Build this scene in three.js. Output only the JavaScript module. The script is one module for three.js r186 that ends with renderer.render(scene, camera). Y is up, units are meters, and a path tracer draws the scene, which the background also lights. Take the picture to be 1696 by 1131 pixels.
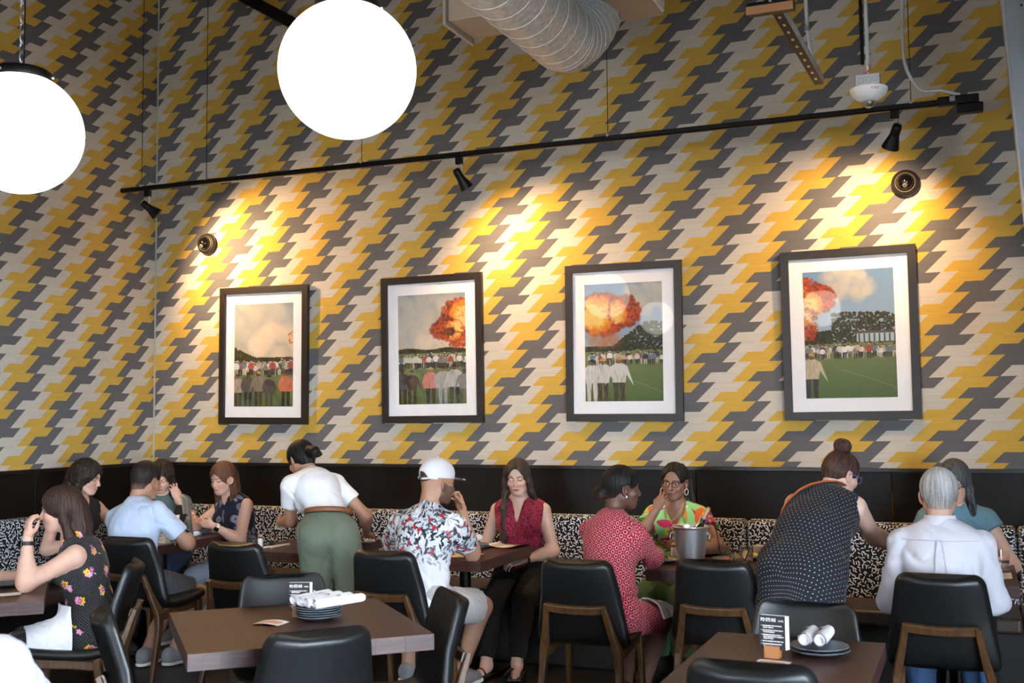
import * as THREE from 'three';
import { mergeGeometries } from 'three/addons/utils/BufferGeometryUtils.js';
import { RoundedBoxGeometry } from 'three/addons/geometries/RoundedBoxGeometry.js';
import { ImprovedNoise } from 'three/addons/math/ImprovedNoise.js';

// ---------------------------------------------------------------- camera, sky, exposure
const scene = new THREE.Scene();
const camera = new THREE.PerspectiveCamera(34.517, 1696 / 1131, 0.05, 60);
{
  const right = new THREE.Vector3(0.922, -0.010, -0.386), fwd = new THREE.Vector3(-0.384, 0.067, -0.921).normalize();
  const up = new THREE.Vector3().crossVectors(right, fwd).normalize(); right.crossVectors(fwd, up).normalize();
  const m = new THREE.Matrix4().makeBasis(right, up, fwd.clone().negate());
  camera.quaternion.setFromRotationMatrix(m); camera.position.set(6.261, 1.6, 7.28);
  camera.focus = 7.2; camera.userData.fStop = 4.5;
}
const renderer = new THREE.WebGLRenderer({ antialias: true });
renderer.toneMapping = THREE.LinearToneMapping;
renderer.toneMappingExposure = 1.4;
renderer.shadowMap.enabled = true;
scene.background = new THREE.Color().setRGB(0.73, 0.86, 1.0);
scene.backgroundIntensity = 36;          // bright overcast daylight beyond the shop windows

// ---------------------------------------------------------------- helpers
const V = (x, y, z) => new THREE.Vector3(x, y, z);
const lin = (c) => new THREE.Color(c);
let seedState = 7;
const rnd = () => { seedState = (seedState * 1664525 + 1013904223) >>> 0; return seedState / 4294967296; };
const reseed = (s) => { seedState = s >>> 0; };
const noiser = new ImprovedNoise();
const N3 = (x, y, z) => noiser.noise(x, y, z);
const used = {};
function numbered(name) { const n = used[name] = (used[name] ?? -1) + 1; return n ? name + '_' + String(n).padStart(3, '0') : name; }
function shade(o) { o.castShadow = true; o.receiveShadow = true; return o; }
function joined(list) {
  return mergeGeometries(list.map((g) => { const f = g.index ? g.toNonIndexed() : g; for (const k of Object.keys(f.attributes)) if (!['position', 'normal', 'uv'].includes(k)) f.deleteAttribute(k); if (!f.attributes.uv) f.setAttribute('uv', new THREE.Float32BufferAttribute(new Float32Array(f.attributes.position.count * 2), 2)); return f; }));
}
function part(name, geo, mat, parent, label) {
  const m = shade(new THREE.Mesh(Array.isArray(geo) ? joined(geo) : geo, mat)); m.name = name;
  if (label) m.userData.label = label;
  parent.add(m); return m;
}
function thing(name, label, category, pos = [0, 0, 0], turn = 0, group) {
  const g = new THREE.Group(); g.name = numbered(name); scene.add(g); g.position.set(...pos); g.rotation.y = turn;
  g.userData = { label, category }; if (group) g.userData.group = group; return g;
}
function solo(name, geo, mat, label, category, group, pos) {
  const m = part(numbered(name), geo, mat, scene); m.userData = { label, category }; if (group) m.userData.group = group;
  if (pos) m.position.set(...pos); return m;
}
function struct(name, geo, mat) { const m = part(name, geo, mat, scene); m.userData.kind = 'structure'; return m; }
function copyOf(root, label, pos, turn, group) {
  const r = root.clone(); r.name = numbered(root.name.replace(/_\d{3}$/, '')); r.userData = { ...root.userData, label };
  if (group) r.userData.group = group; r.position.set(...pos); r.rotation.set(0, turn, 0); scene.add(r); return r;
}
const box = (w, h, d, x = 0, y = 0, z = 0) => new THREE.BoxGeometry(w, h, d).translate(x, y, z);
const rbox = (w, h, d, r, x = 0, y = 0, z = 0, s = 2) => new RoundedBoxGeometry(w, h, d, s, r).translate(x, y, z);
const tube = (pts, r, n = 24, seg = 8, closed = false) => new THREE.TubeGeometry(new THREE.CatmullRomCurve3(pts.map((p) => V(...p)), closed), n, r, seg, closed);
const lathe = (pts, n = 40) => new THREE.LatheGeometry(pts.map((p) => new THREE.Vector2(...p)), n);
function rod(a, b, ra, rb = ra, n = 14) {
  const A = V(...a), B = V(...b), d = B.clone().sub(A), g = new THREE.CylinderGeometry(rb, ra, d.length(), n);
  g.applyQuaternion(new THREE.Quaternion().setFromUnitVectors(V(0, 1, 0), d.normalize())); g.translate((A.x + B.x) / 2, (A.y + B.y) / 2, (A.z + B.z) / 2); return g;
}
// rectangular bar swept along points; X lateral axis, sizes per point
function beam(pts, ws, ds, lat = [1, 0, 0]) {
  const P = pts.map((p) => V(...p)), L = V(...lat), pos = [], idx = [], n = P.length, c = 0.18;
  for (let i = 0; i < n; i++) {
    const t = P[Math.min(i + 1, n - 1)].clone().sub(P[Math.max(i - 1, 0)]).normalize(), q = V().crossVectors(t, L).normalize(), l = V().crossVectors(q, t).normalize();
    const w = (Array.isArray(ws) ? ws[i] : ws) / 2, d = (Array.isArray(ds) ? ds[i] : ds) / 2, e = Math.min(w, d) * c * 2;
    for (const [a, b] of [[w, d - e], [w - e, d], [-w + e, d], [-w, d - e], [-w, -d + e], [-w + e, -d], [w - e, -d], [w, -d + e]]) { const v = P[i].clone().addScaledVector(l, a).addScaledVector(q, b); pos.push(v.x, v.y, v.z); }
  }
  for (let i = 0; i < n - 1; i++) for (let k = 0; k < 8; k++) { const a = i * 8 + k, b = i * 8 + (k + 1) % 8; idx.push(a, b, a + 8, b, b + 8, a + 8); }
  for (let k = 1; k < 7; k++) { idx.push(0, k + 1, k); const o = (n - 1) * 8; idx.push(o, o + k, o + k + 1); }
  const g = new THREE.BufferGeometry(); g.setAttribute('position', new THREE.Float32BufferAttribute(pos, 3)); g.setIndex(idx);
  const f = g.toNonIndexed(); f.computeVertexNormals(); f.setAttribute('uv', new THREE.Float32BufferAttribute(new Float32Array(f.attributes.position.count * 2), 2));
  for (let i = 0; i < f.attributes.position.count; i++) f.attributes.uv.setXY(i, f.attributes.position.getX(i) + f.attributes.position.getZ(i), f.attributes.position.getY(i));
  return f;
}
function canvasTex(w, h, paint, rep, srgb = true) {
  const c = document.createElement('canvas'); c.width = w; c.height = h; const g = c.getContext('2d'); paint(g, w, h);
  const t = new THREE.CanvasTexture(c); t.wrapS = t.wrapT = THREE.RepeatWrapping; if (srgb) t.colorSpace = THREE.SRGBColorSpace; if (rep) t.repeat.set(...rep); return t;
}
function pixelTex(w, h, fn, srgb = true) {        // fn(x, y) -> [r, g, b] 0..255, row 0 at the top
  return canvasTex(w, h, (g) => { const im = g.createImageData(w, h); for (let y = 0, i = 0; y < h; y++) for (let x = 0; x < w; x++, i += 4) { const c = fn(x, y); im.data[i] = c[0]; im.data[i + 1] = c[1]; im.data[i + 2] = c[2]; im.data[i + 3] = 255; } g.putImageData(im, 0, 0); }, null, srgb);
}
const std = (o) => new THREE.MeshStandardMaterial(o), phys = (o) => new THREE.MeshPhysicalMaterial(o);
function uvXY(geo, fu) { const p = geo.attributes.position, n = geo.attributes.normal, uv = new Float32Array(p.count * 2); for (let i = 0; i < p.count; i++) { const r = fu(p.getX(i), p.getY(i), p.getZ(i), n.getX(i), n.getY(i), n.getZ(i)); uv[2 * i] = r[0]; uv[2 * i + 1] = r[1]; } geo.setAttribute('uv', new THREE.BufferAttribute(uv, 2)); return geo; }
const boxUV = (g) => uvXY(g, (x, y, z, nx, ny, nz) => Math.abs(ny) > 0.7 ? [x, z] : Math.abs(nx) > 0.7 ? [z, y] : [x, y]);
// ---------------------------------------------------------------- materials
const P3 = 0.9143, ROW5 = 0.6535, WX0 = 5.4222, WY0 = 1.5453, WZ0 = 0.8556;      // repeat of the wallpaper and where it starts
const paperTex = (() => {
  const w = 1536, h = 1100, cols = [[184, 174, 161], [186, 149, 62], [90, 88, 90]];      // linen white, mustard, slate
  const thread = new Float32Array(h * 3); reseed(3); for (let i = 0; i < thread.length; i++) thread[i] = rnd() - 0.5;
  return pixelTex(w, h, (px, py) => {
    const X = px / w * 3, t = py / h * 5, r = Math.floor(t), s = t - r;
    let xi = X - 1.2 * r + 0.44 * s; xi = ((xi % 3) + 3) % 3; const cell = Math.floor(xi), q = xi - cell;
    const first = [0, 2, 1][cell], next = [1, 0, 2][cell], c = cols[q < (s < 0.5 ? 2 / 3 : 1 / 3) ? first : next];
    const y3 = Math.floor(py / 2), k = 1 + 0.10 * thread[(y3 * 3 + Math.floor(px / 190)) % thread.length] + 0.07 * (rnd() - 0.5) + ((px >> 1) % 3 === 0 ? -0.02 : 0.01);
    return [c[0] * k, c[1] * k, c[2] * k];
  });
})();
const M = {};
M.paper = std({ map: paperTex, roughness: 0.92 });
M.panel = phys({ color: lin('#120d0a'), roughness: 0.5, specularIntensity: 0.45 });
M.ledge = std({ color: lin('#14110f'), roughness: 0.35 });
M.trimLight = std({ color: lin('#a9a79a'), roughness: 0.7 });
M.floor = std({ map: pixelTex(512, 512, (x, y) => { const p = Math.floor(y / 64), k = 22 + 6 * N3(x / 90, p * 7.3, 1) + 4 * N3(x / 12, y / 3, p) + ((p * 37) % 5) + (y % 64 < 1 ? -10 : 0); return [k * 1.05, k * 0.92, k * 0.85]; }), roughness: 0.38 });
M.floor.map.repeat.set(0.8, 0.8);
M.ceiling = std({ color: lin('#3a3734'), roughness: 0.9 });
M.plaster = std({ color: lin('#8d8680'), roughness: 0.9 });
M.blackMetal = std({ color: lin('#0e0e0f'), roughness: 0.42, metalness: 0.5 });
M.steel = std({ color: lin('#b9bdc0'), roughness: 0.34, metalness: 0.9 });
M.galv = std({ map: pixelTex(256, 256, (x, y) => { const k = 190 + 26 * N3(x / 18, y / 18, 4) + 16 * N3(x / 7, y / 7, 9); return [k, k * 1.0, k * 0.99]; }), roughness: 0.5, metalness: 0.35 });
M.painted = std({ color: lin('#b7a898'), roughness: 0.6 });
M.white = std({ color: lin('#e8e6e2'), roughness: 0.5 });
M.copper = std({ color: lin('#b08059'), roughness: 0.4, metalness: 0.4 });
M.red = std({ color: lin('#d0302c'), roughness: 0.5 });
const woodTex = (a, b, sx) => pixelTex(512, 512, (x, y) => {
  const g = 0.5 + 0.35 * N3(x / 150, y / 14 * sx, 2.2) + 0.3 * N3(x / 60, y / 5 * sx, 7.7) + 0.22 * N3(x / 24, y / 2 * sx, 3.1), k = Math.max(0, Math.min(1, g));
  return [a[0] + (b[0] - a[0]) * k, a[1] + (b[1] - a[1]) * k, a[2] + (b[2] - a[2]) * k];
});
const walnutTex = woodTex([48, 28, 25], [92, 58, 52], 1);
M.tops = [0, 1, 2, 3].map((i) => { const t = walnutTex.clone(); t.repeat.set(1.6, 2.2); t.offset.set(i * 0.37, i * 0.21); t.needsUpdate = true; return std({ map: t, color: lin(['#ffffff', '#ede6e2', '#fff6f0', '#e2dad6'][i]), roughness: 0.36 }); });
M.leg = (() => { const t = woodTex([52, 32, 16], [108, 72, 38], 1).clone(); t.repeat.set(3, 1.2); t.rotation = Math.PI / 2; t.needsUpdate = true; return std({ map: t, roughness: 0.45 }); })();
M.block = (() => { const t = woodTex([128, 78, 40], [186, 124, 70], 1); t.repeat.set(4, 4); return std({ map: t, roughness: 0.55 }); })();
const leatherBump = pixelTex(256, 256, (x, y) => { const k = 128 + 70 * N3(x / 5, y / 5, 0.5) + 40 * N3(x / 2.3, y / 2.3, 5); return [k, k, k]; }, false); leatherBump.repeat.set(7, 7);
M.leather = std({ color: lin('#131415'), roughness: 0.40, bumpMap: leatherBump, bumpScale: 0.0006 });
M.benchSeat = std({ color: lin('#43362e'), roughness: 0.36, bumpMap: leatherBump, bumpScale: 0.0006 });
M.benchBase = std({ color: lin('#0c0b0b'), roughness: 0.6 });
const dashTex = canvasTex(1024, 1024, (g, w) => {
  g.fillStyle = '#15151a'; g.fillRect(0, 0, w, w); g.lineCap = 'butt'; reseed(11); const S = 1024 / 0.64; const n = 30;
  for (let i = 0; i < n; i++) for (let j = 0; j < n; j++) {
    const x = (i + 0.5 + (rnd() - 0.5) * 0.7 + (j % 2) * 0.5) / n * w, y = (j + 0.5 + (rnd() - 0.5) * 0.7) / n * w, a = rnd() * Math.PI, L = (0.021 + rnd() * 0.007) * S / 2, b = rnd() < 0.45;
    g.strokeStyle = rnd() < 0.85 ? '#f4f4f6' : '#dcdad6'; g.lineWidth = 0.0064 * S;
    for (const ox of [-w, 0, w]) for (const oy of [-w, 0, w]) {
      g.beginPath(); g.moveTo(x + ox - Math.cos(a) * L, y + oy - Math.sin(a) * L); g.lineTo(x + ox + Math.cos(a) * L * 0.5, y + oy + Math.sin(a) * L * 0.5);
      if (b) g.lineTo(x + ox + Math.cos(a) * L * 0.5 + Math.cos(a + 1.2) * L * 0.8, y + oy + Math.sin(a) * L * 0.5 + Math.sin(a + 1.2) * L * 0.8); g.stroke();
    }
  }
}, [1 / 0.64, 1 / 0.64]);
M.dash = std({ map: dashTex, roughness: 0.9 });
M.plate = std({ color: lin('#5a626a'), roughness: 0.36 });
M.napkin = std({ color: lin('#e9e7ea'), roughness: 0.95 });
M.paperWhite = std({ color: lin('#e9e4da'), roughness: 0.85 });
M.glass = phys({ color: 0xffffff, roughness: 0.02, transmission: 1, thickness: 0, ior: 1.5 });
M.glassSolid = phys({ color: 0xffffff, roughness: 0.01, transmission: 1, thickness: 0.004, ior: 1.45 });
M.water = phys({ color: 0xffffff, roughness: 0, transmission: 1, thickness: 0.05, ior: 1.33 });
M.frame = std({ color: lin('#1d1511'), roughness: 0.42 });
M.mat = std({ color: lin('#ece9ea'), roughness: 0.9 });
M.globe = std({ color: lin('#fff6ea'), emissive: new THREE.Color().setRGB(1, 0.93, 0.82), emissiveIntensity: 1.7, roughness: 0.4 });
M.lens = std({ color: lin('#fff0d0'), emissive: new THREE.Color().setRGB(1, 0.72, 0.4), emissiveIntensity: 3, roughness: 0.4 });
// ---------------------------------------------------------------- the room
const ROOM = { x1: 9.2, z1: 12.6, y1: 5.7 };
{
  const T = 0.2;
  const wb = struct('wall_back', uvXY(box(ROOM.x1 + 2 * T, ROOM.y1, T, ROOM.x1 / 2, ROOM.y1 / 2, -T / 2), (x, y) => [(x - WX0) / P3, (y - WY0) / ROW5]), M.paper);
  const wl = struct('wall_left', uvXY(box(T, ROOM.y1, ROOM.z1, -T / 2, ROOM.y1 / 2, ROOM.z1 / 2), (x, y, z) => [(-z - WZ0) / P3, (y - WY0) / ROW5]), M.paper);
  for (let k = 0; k < 8; k++) { const a = k ? 0.845 + 1.235 * (k - 1) + 0.003 : 0.022, c = 0.845 + 1.235 * k - 0.003; part('panel', rbox(c - a, 1.222, 0.022, 0.003, (a + c) / 2, 0.611, 0.011), M.panel, wb); }
  for (let z = 0.03; z < ROOM.z1 - 1.2; z += 1.235) part('panel', rbox(0.022, 1.222, 1.229, 0.003, 0.011, 0.611, z + 0.615), M.panel, wl);
  part('ledge', rbox(ROOM.x1, 0.026, 0.034, 0.003, ROOM.x1 / 2, 1.235, 0.017), M.ledge, wb);
  part('ledge', rbox(0.034, 0.026, ROOM.z1, 0.003, 0.017, 1.235, ROOM.z1 / 2), M.ledge, wl);
  const t = struct('trim_1', box(0.014, ROOM.y1 - 1.25, 0.004, 0.007, (ROOM.y1 + 1.25) / 2, 0.002), M.trimLight);
  struct('floor', uvXY(box(ROOM.x1 + 0.4, 0.2, ROOM.z1 + 0.4, ROOM.x1 / 2, -0.1, ROOM.z1 / 2), (x, y, z) => [x, z]), M.floor);
  {  // paving outside the shop windows
    const S = 40; struct('pavement', [box(S, 0.1, S, ROOM.x1 + 0.22 + S / 2, -0.16, ROOM.z1 / 2), box(S, 0.1, S, ROOM.x1 + 0.2 - S / 2, -0.16, ROOM.z1 + 0.22 + S / 2)], std({ color: lin('#6f6c68'), roughness: 0.95 }));
  }
  struct('ceiling', box(ROOM.x1 + 0.4, 0.2, ROOM.z1 + 0.4, ROOM.x1 / 2, ROOM.y1 + 0.1, ROOM.z1 / 2), M.ceiling);
  // front wall (behind the camera) and right wall with shop windows
  const holes = (name, len, wins, place, names) => {
    const g = [], put = (u0, u1, y0, y1) => { if (u1 - u0 > 1e-3 && y1 - y0 > 1e-3) g.push(place((u0 + u1) / 2, (y0 + y1) / 2, u1 - u0, y1 - y0, 0.2)); };
    let u = 0; const y0 = wins.y0, y1 = wins.y1;
    for (const [a, b] of wins.list) { put(u, a, 0, ROOM.y1); put(a, b, 0, y0); put(a, b, y1, ROOM.y1); u = b; } put(u, len, 0, ROOM.y1);
    struct(name, g, M.plaster);
    wins.list.forEach(([a, b], k) => {
      const w = new THREE.Group(); w.name = 'window_' + names[k]; w.userData.kind = 'structure'; scene.add(w);
      const f = []; const bar = (u0, u1, v0, v1) => f.push(place((u0 + u1) / 2, (v0 + v1) / 2, u1 - u0, v1 - v0, 0.07));
      bar(a, b, y0, y0 + 0.06); bar(a, b, y1 - 0.06, y1); bar(a, a + 0.06, y0, y1); bar(b - 0.06, b, y0, y1); bar((a + b) / 2 - 0.02, (a + b) / 2 + 0.02, y0, y1); bar(a, b, 1.62, 1.66);
      part('window_frame', f, M.blackMetal, w);
      part('pane', place((a + b) / 2, (y0 + y1) / 2, b - a - 0.1, y1 - y0 - 0.1, 0.008), M.glass, w);
    });
  };
  holes('wall_front', ROOM.x1, { y0: 0.35, y1: 2.3, list: [[1.4, 3.1]] }, (u, y, w, h, t) => box(w, h, t, u, y, ROOM.z1 + 0.1), [1]);
  holes('wall_right', ROOM.z1, { y0: 0.35, y1: 3.0, list: [[5.6, 8.6], [8.9, 12.1]] }, (u, y, w, h, t) => box(t, h, w, ROOM.x1 + 0.1, y, u), [2, 3]);
}
// ---------------------------------------------------------------- banquettes
{
  const b = thing('banquette', 'long bench along the back wall with black and white dash print back cushions', 'bench', [0, 0, 0], 0);
  const xs = [[0.16, 1.70], [1.705, 3.30], [3.305, 4.895], [4.90, 6.478], [6.483, 8.0], [8.005, 9.19]];
  for (const [a, c] of xs) {
    part('back_cushion', boxUV(rbox(c - a, 0.49, 0.115, 0.03, 0, 0, 0, 3)).translate((a + c) / 2, 0.672, 0.085), M.dash, b);
    part('seat_cushion', boxUV(rbox(c - a, 0.09, 0.47, 0.025, 0, 0, 0, 3)).translate((a + c) / 2, 0.42, 0.375), M.benchSeat, b);
  }
  part('base', box(9.03, 0.38, 0.5, 4.67, 0.19, 0.30), M.benchBase, b);
  const l = thing('banquette', 'bench along the left wall with black and white dash print back cushions', 'bench', [0, 0, 0], 0);
  for (const [a, c] of [[0.62, 1.9], [1.905, 3.2], [3.205, 4.5]]) {
    part('back_cushion', boxUV(rbox(0.115, 0.49, c - a, 0.03, 0, 0, 0, 3)).translate(0.085, 0.672, (a + c) / 2), M.dash, l);
    part('seat_cushion', boxUV(rbox(0.47, 0.09, c - a, 0.025, 0, 0, 0, 3)).translate(0.375, 0.42, (a + c) / 2), M.benchSeat, l);
  }
  part('base', box(0.5, 0.38, 3.86, 0.30, 0.19, 2.57), M.benchBase, l);
}
// ---------------------------------------------------------------- chairs
function loftShell(profile) {     // profile rows: [z, y, halfWidth, thickness, lateralBend]; returns a padded bent shell
  const n = profile.length, K = 26, pos = [], idx = [], uv = [];
  let run = 0;
  for (let i = 0; i < n; i++) {
    const [z, y, hw, th, bend] = profile[i], a = profile[Math.max(0, i - 1)], b = profile[Math.min(n - 1, i + 1)];
    let tz = b[0] - a[0], ty = b[1] - a[1]; const l = Math.hypot(tz, ty) || 1; tz /= l; ty /= l; const nz = -ty, ny = tz;   // normal to the sitting side
    if (i) run += Math.hypot(z - profile[i - 1][0], y - profile[i - 1][1]);
    for (let k = 0; k < K; k++) {
      const t = k / K * 2 * Math.PI, c = Math.cos(t), s = Math.sin(t), r = Math.min(hw, th / 2);
      const x = Math.sign(c) * (Math.abs(c) > 0.25 ? hw - r + r * (Math.abs(c) - 0.25) / 0.75 : (hw - r) * Math.abs(c) / 0.25), e = Math.abs(c) > 0.25 ? Math.sqrt(Math.max(0, 1 - ((Math.abs(c) - 0.25) / 0.75) ** 2)) : 1;
      const off = Math.sign(s) * e * th / 2 + bend * (x / Math.max(hw, 0.12)) ** 2;
      pos.push(x, y + ny * off, z + nz * off); uv.push(x + 0.5, run + (s > 0 ? 0 : 0.4));
    }
  }
  for (let i = 0; i < n - 1; i++) for (let k = 0; k < K; k++) { const a = i * K + k, b = i * K + (k + 1) % K; idx.push(a, a + K, b, b, a + K, b + K); }
  for (let k = 1; k < K - 1; k++) { idx.push(0, k, k + 1); const o = (n - 1) * K; idx.push(o, o + k + 1, o + k); }
  const g = new THREE.BufferGeometry(); g.setAttribute('position', new THREE.Float32BufferAttribute(pos, 3)); g.setAttribute('uv', new THREE.Float32BufferAttribute(uv, 2)); g.setIndex(idx); g.computeVertexNormals(); return g;
}
const GAP = 0.012;
function shellRows() {
  const key = [[-0.318, 0.850, 0.188], [-0.30, 0.80, 0.194], [-0.262, 0.68, 0.213], [-0.222, 0.56, 0.232], [-0.196, 0.49, 0.243], [-0.170, 0.452, 0.246], [-0.130, 0.437, 0.246], [-0.05, 0.432, 0.244], [0.08, 0.440, 0.236], [0.20, 0.455, 0.225], [0.245, 0.462, 0.215]];
  const cz = new THREE.CatmullRomCurve3(key.map(([z, y]) => V(0, y, z))), rows = [], len = cz.getLength(), S = [0, 0.002, 0.006, 0.012, 0.02, 0.03, 0.042, 0.056];
  const at = [...S]; for (let q = 0.078; q < len - 0.07; q += 0.024) at.push(q); for (const q of [...S].reverse()) at.push(len - q);
  for (const s0 of at) {
    const u = s0 / len, p = cz.getPointAt(u), tt = cz.getUtoTmapping(u), f = tt * (key.length - 1), k = Math.min(key.length - 2, Math.floor(f)), w = key[k][2] + (key[k + 1][2] - key[k][2]) * (f - k), s1 = len - s0;
    const arc = (q, R) => Math.sqrt(Math.max(0, 1 - (1 - Math.min(1, q / R)) ** 2)), rd = arc(Math.min(s0, s1), 0.024), corner = arc(s0, 0.056), front = arc(s1, 0.05);
    rows.push([p.z, p.y, w - 0.05 * (1 - corner) - 0.045 * (1 - front), Math.max(0.004, 0.05 * rd), 0.045 * Math.max(0, Math.min(1, (p.y - 0.45) / 0.2)) + 0.012]);
  }
  return rows;
}
const CHAIR = {
  shell: loftShell(shellRows()),
  rearLeg: (s) => beam([[s * 0.150, 0.640, -0.297], [s * 0.172, 0.52, -0.255], [s * 0.200, 0.395, -0.205], [s * 0.205, 0.30, -0.212], [s * 0.216, 0.0, -0.285]], [0.030, 0.034, 0.040, 0.036, 0.026], [0.026, 0.036, 0.064, 0.05, 0.032]),
  frontLeg: (s) => beam([[s * 0.196, 0.430, 0.165], [s * 0.200, 0.36, 0.17], [s * 0.214, 0.0, 0.205]], [0.036, 0.034, 0.024], [0.055, 0.046, 0.028]),
  sideRail: (s) => beam([[s * 0.199, 0.385, -0.20], [s * 0.199, 0.382, -0.13], [s * 0.197, 0.398, 0.0], [s * 0.196, 0.412, 0.165]], 0.030, [0.06, 0.05, 0.045, 0.05]),
  backRail: beam([[-0.155, 0.625, -0.285], [-0.08, 0.618, -0.288], [0, 0.616, -0.289], [0.08, 0.618, -0.288], [0.155, 0.625, -0.285]], 0.030, 0.042, [0, 0.30, 0.95]),
  frontRail: beam([[-0.19, 0.40, 0.165], [0.19, 0.40, 0.165]], 0.028, 0.05, [0, 0, 1]),
};
let chair0 = null;
function chair(label, x, z, turn) {
  if (chair0) return copyOf(chair0, label, [x, 0, z], turn);
  const t = chair0 = thing('dining_chair', label, 'chair', [x, 0, z], turn); t.userData.group = 'black leather dining chairs with walnut frames';
  part('shell', CHAIR.shell, M.leather, t);
  for (const s of [-1, 1]) { part('leg', CHAIR.rearLeg(s), M.leg, t); part('leg', CHAIR.frontLeg(s), M.leg, t); part('side_rail', CHAIR.sideRail(s), M.leg, t); }
  part('back_rail', CHAIR.backRail, M.leg, t); part('front_rail', CHAIR.frontRail, M.leg, t);
  return t;
}
const PI = Math.PI, D45 = 2.335;
chair('black chair of the man in the light blue polo shirt', 1.38, 1.56, PI);
chair('empty black chair at the small table beside the leaning waitress', 2.20, 1.59, PI);
chair('black chair of the man in the white cap', 3.26, 1.68, PI);
chair('black chair of the woman in the red patterned dress', 4.38, 1.69, PI);
chair('empty black chair in front of the steel wine bucket', 5.04, 1.50, PI);
chair('black chair of the white-haired man in the white shirt', 6.10, 1.65, PI);
chair('empty chair behind the four rolled napkins, its inner back shining grey', 3.42, 3.09, 0.69);
chair('empty chair in front of the four rolled napkins, seen from behind', 3.95, 3.805, PI + 0.858);
chair('empty chair right of the four rolled napkins, its back seen edge on', 4.02, 3.255, -0.874);
chair('empty chair left of the four rolled napkins, its back seen edge on', 3.32, 3.71, 2.36);
chair('black chair of the woman in the black flowered dress', 2.00, 2.88, -0.95);
chair('empty chair behind the two rolled napkins', 5.64, 3.125, 0.0);
chair('empty chair in front of the two rolled napkins, only its top edge in view', 5.63, 3.705, PI);
// ---------------------------------------------------------------- tables
function table(label, x, z, turn, w, d, planks, band) {
  const t = thing('dining_table', label, 'table', [x, 0, z], turn), th = 0.062, top = 0.75;
  const inner = band ? d - 0.10 : d, pw = w / planks;
  for (let i = 0; i < planks; i++) part('plank', boxUV(rbox(pw, th, inner, 0.0007, 0, 0, 0, 1)).translate(-w / 2 + pw * (i + 0.5), top - th / 2, 0).rotateY(0), M.tops[(i * 7 + planks) % 4], t);
  if (band) for (const s of [-1, 1]) part('end_band', boxUV(rbox(w, th, 0.05, 0.0007, 0, 0, 0, 1)).translate(0, top - th / 2, s * (d / 2 - 0.025)), M.tops[1], t);
  part('column', [lathe([[0.001, 0.03], [0.045, 0.03], [0.038, 0.06], [0.036, 0.66], [0.06, 0.675], [0.06, 0.684], [0.001, 0.684]], 28)], M.blackMetal, t);
  part('base_plate', [rbox(0.44, 0.02, 0.44, 0.008, 0, 0.012, 0), lathe([[0.001, 0.021], [0.10, 0.022], [0.05, 0.045], [0.001, 0.045]], 28)], M.blackMetal, t);
  part('top_bracket', [rbox(0.34, 0.005, 0.06, 0.002, 0, 0.6855, 0), rbox(0.06, 0.005, 0.34, 0.002, 0, 0.6855, 0)], M.blackMetal, t);
  return t;
}
table('small walnut table of the polo shirt group by the corner', 0.895, 0.94, 0, 0.61, 0.86, 5, false);
table('small walnut table with salt jars that the waitress leans over', 2.14, 0.94, 0, 0.61, 0.86, 5, false);
table('small walnut table of the man in the white cap', 3.283, 0.94, 0, 0.61, 0.88, 5, false);
table('small walnut table with the steel wine bucket', 4.885, 0.94, 0, 0.61, 0.88, 5, false);
table('small walnut table of the white-haired man', 6.14, 0.94, 0, 0.61, 0.86, 5, false);
table('square walnut table with four rolled napkins on grey plates', 3.63, 3.355, 0.765, 0.93, 0.93, 8, false);
table('walnut table with two rolled napkins on grey plates', 5.628, 3.40, 0, 0.62, 0.88, 5, true);
table('walnut table of the woman in the black flowered dress', 1.53, 3.27, 0.765, 0.93, 0.93, 8, false);
// ---------------------------------------------------------------- globe lamps
const RG = 0.248;
function globe(label, x, y, z) {
  const t = thing('globe_lamp', label, 'lamp', [x, y, z]);
  part('globe', new THREE.SphereGeometry(RG, 64, 40), M.globe, t);
  part('cap', lathe([[0.001, 0.262], [0.105, 0.262], [0.118, 0.252], [0.118, 0.222], [0.112, 0.218], [0.001, 0.224]], 40), M.blackMetal, t);
  const links = []; const top = ROOM.y1 - y;
  for (let k = 0, h = 0.275; h < top; k++, h += 0.042) links.push(new THREE.TorusGeometry(0.011, 0.0032, 6, 12).scale(1, 2.1, 1).rotateY(k % 2 ? PI / 2 : 0).translate(0, h, 0));
  part('chain', links, M.steel, t);
  part('cord', tube([[0.012, 0.26, 0], [0.016, 1.0, 0.004], [0.012, top, 0]], 0.0035, 20, 6), M.blackMetal, t);
  for (const s of [0, 2.1, 4.2]) part('screw', new THREE.CylinderGeometry(0.006, 0.006, 0.012, 10).rotateZ(PI / 2).translate(0.121, 0.237, 0).rotateY(s + 0.6), M.steel, t);
  const p = new THREE.PointLight(new THREE.Color().setRGB(1, 0.93, 0.85), 1.7); p.castShadow = true; p.shadow.radius = 11; t.add(p); p.name = 'globe_light';
  return t;
}
globe('white globe lamp hanging on a visible steel chain, at the left picture edge', 2.702, 2.774, 3.958);
globe('large white globe lamp hanging beside the round duct, above the second picture', 4.22, 2.852, 3.905);
globe('white globe lamp behind the camera, mirrored in the glass of the third picture', 2.05, 2.80, 8.4);
globe('white globe lamp behind the camera, mirrored in the glass of the lawn picture', 4.45, 2.80, 7.9);
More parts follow.
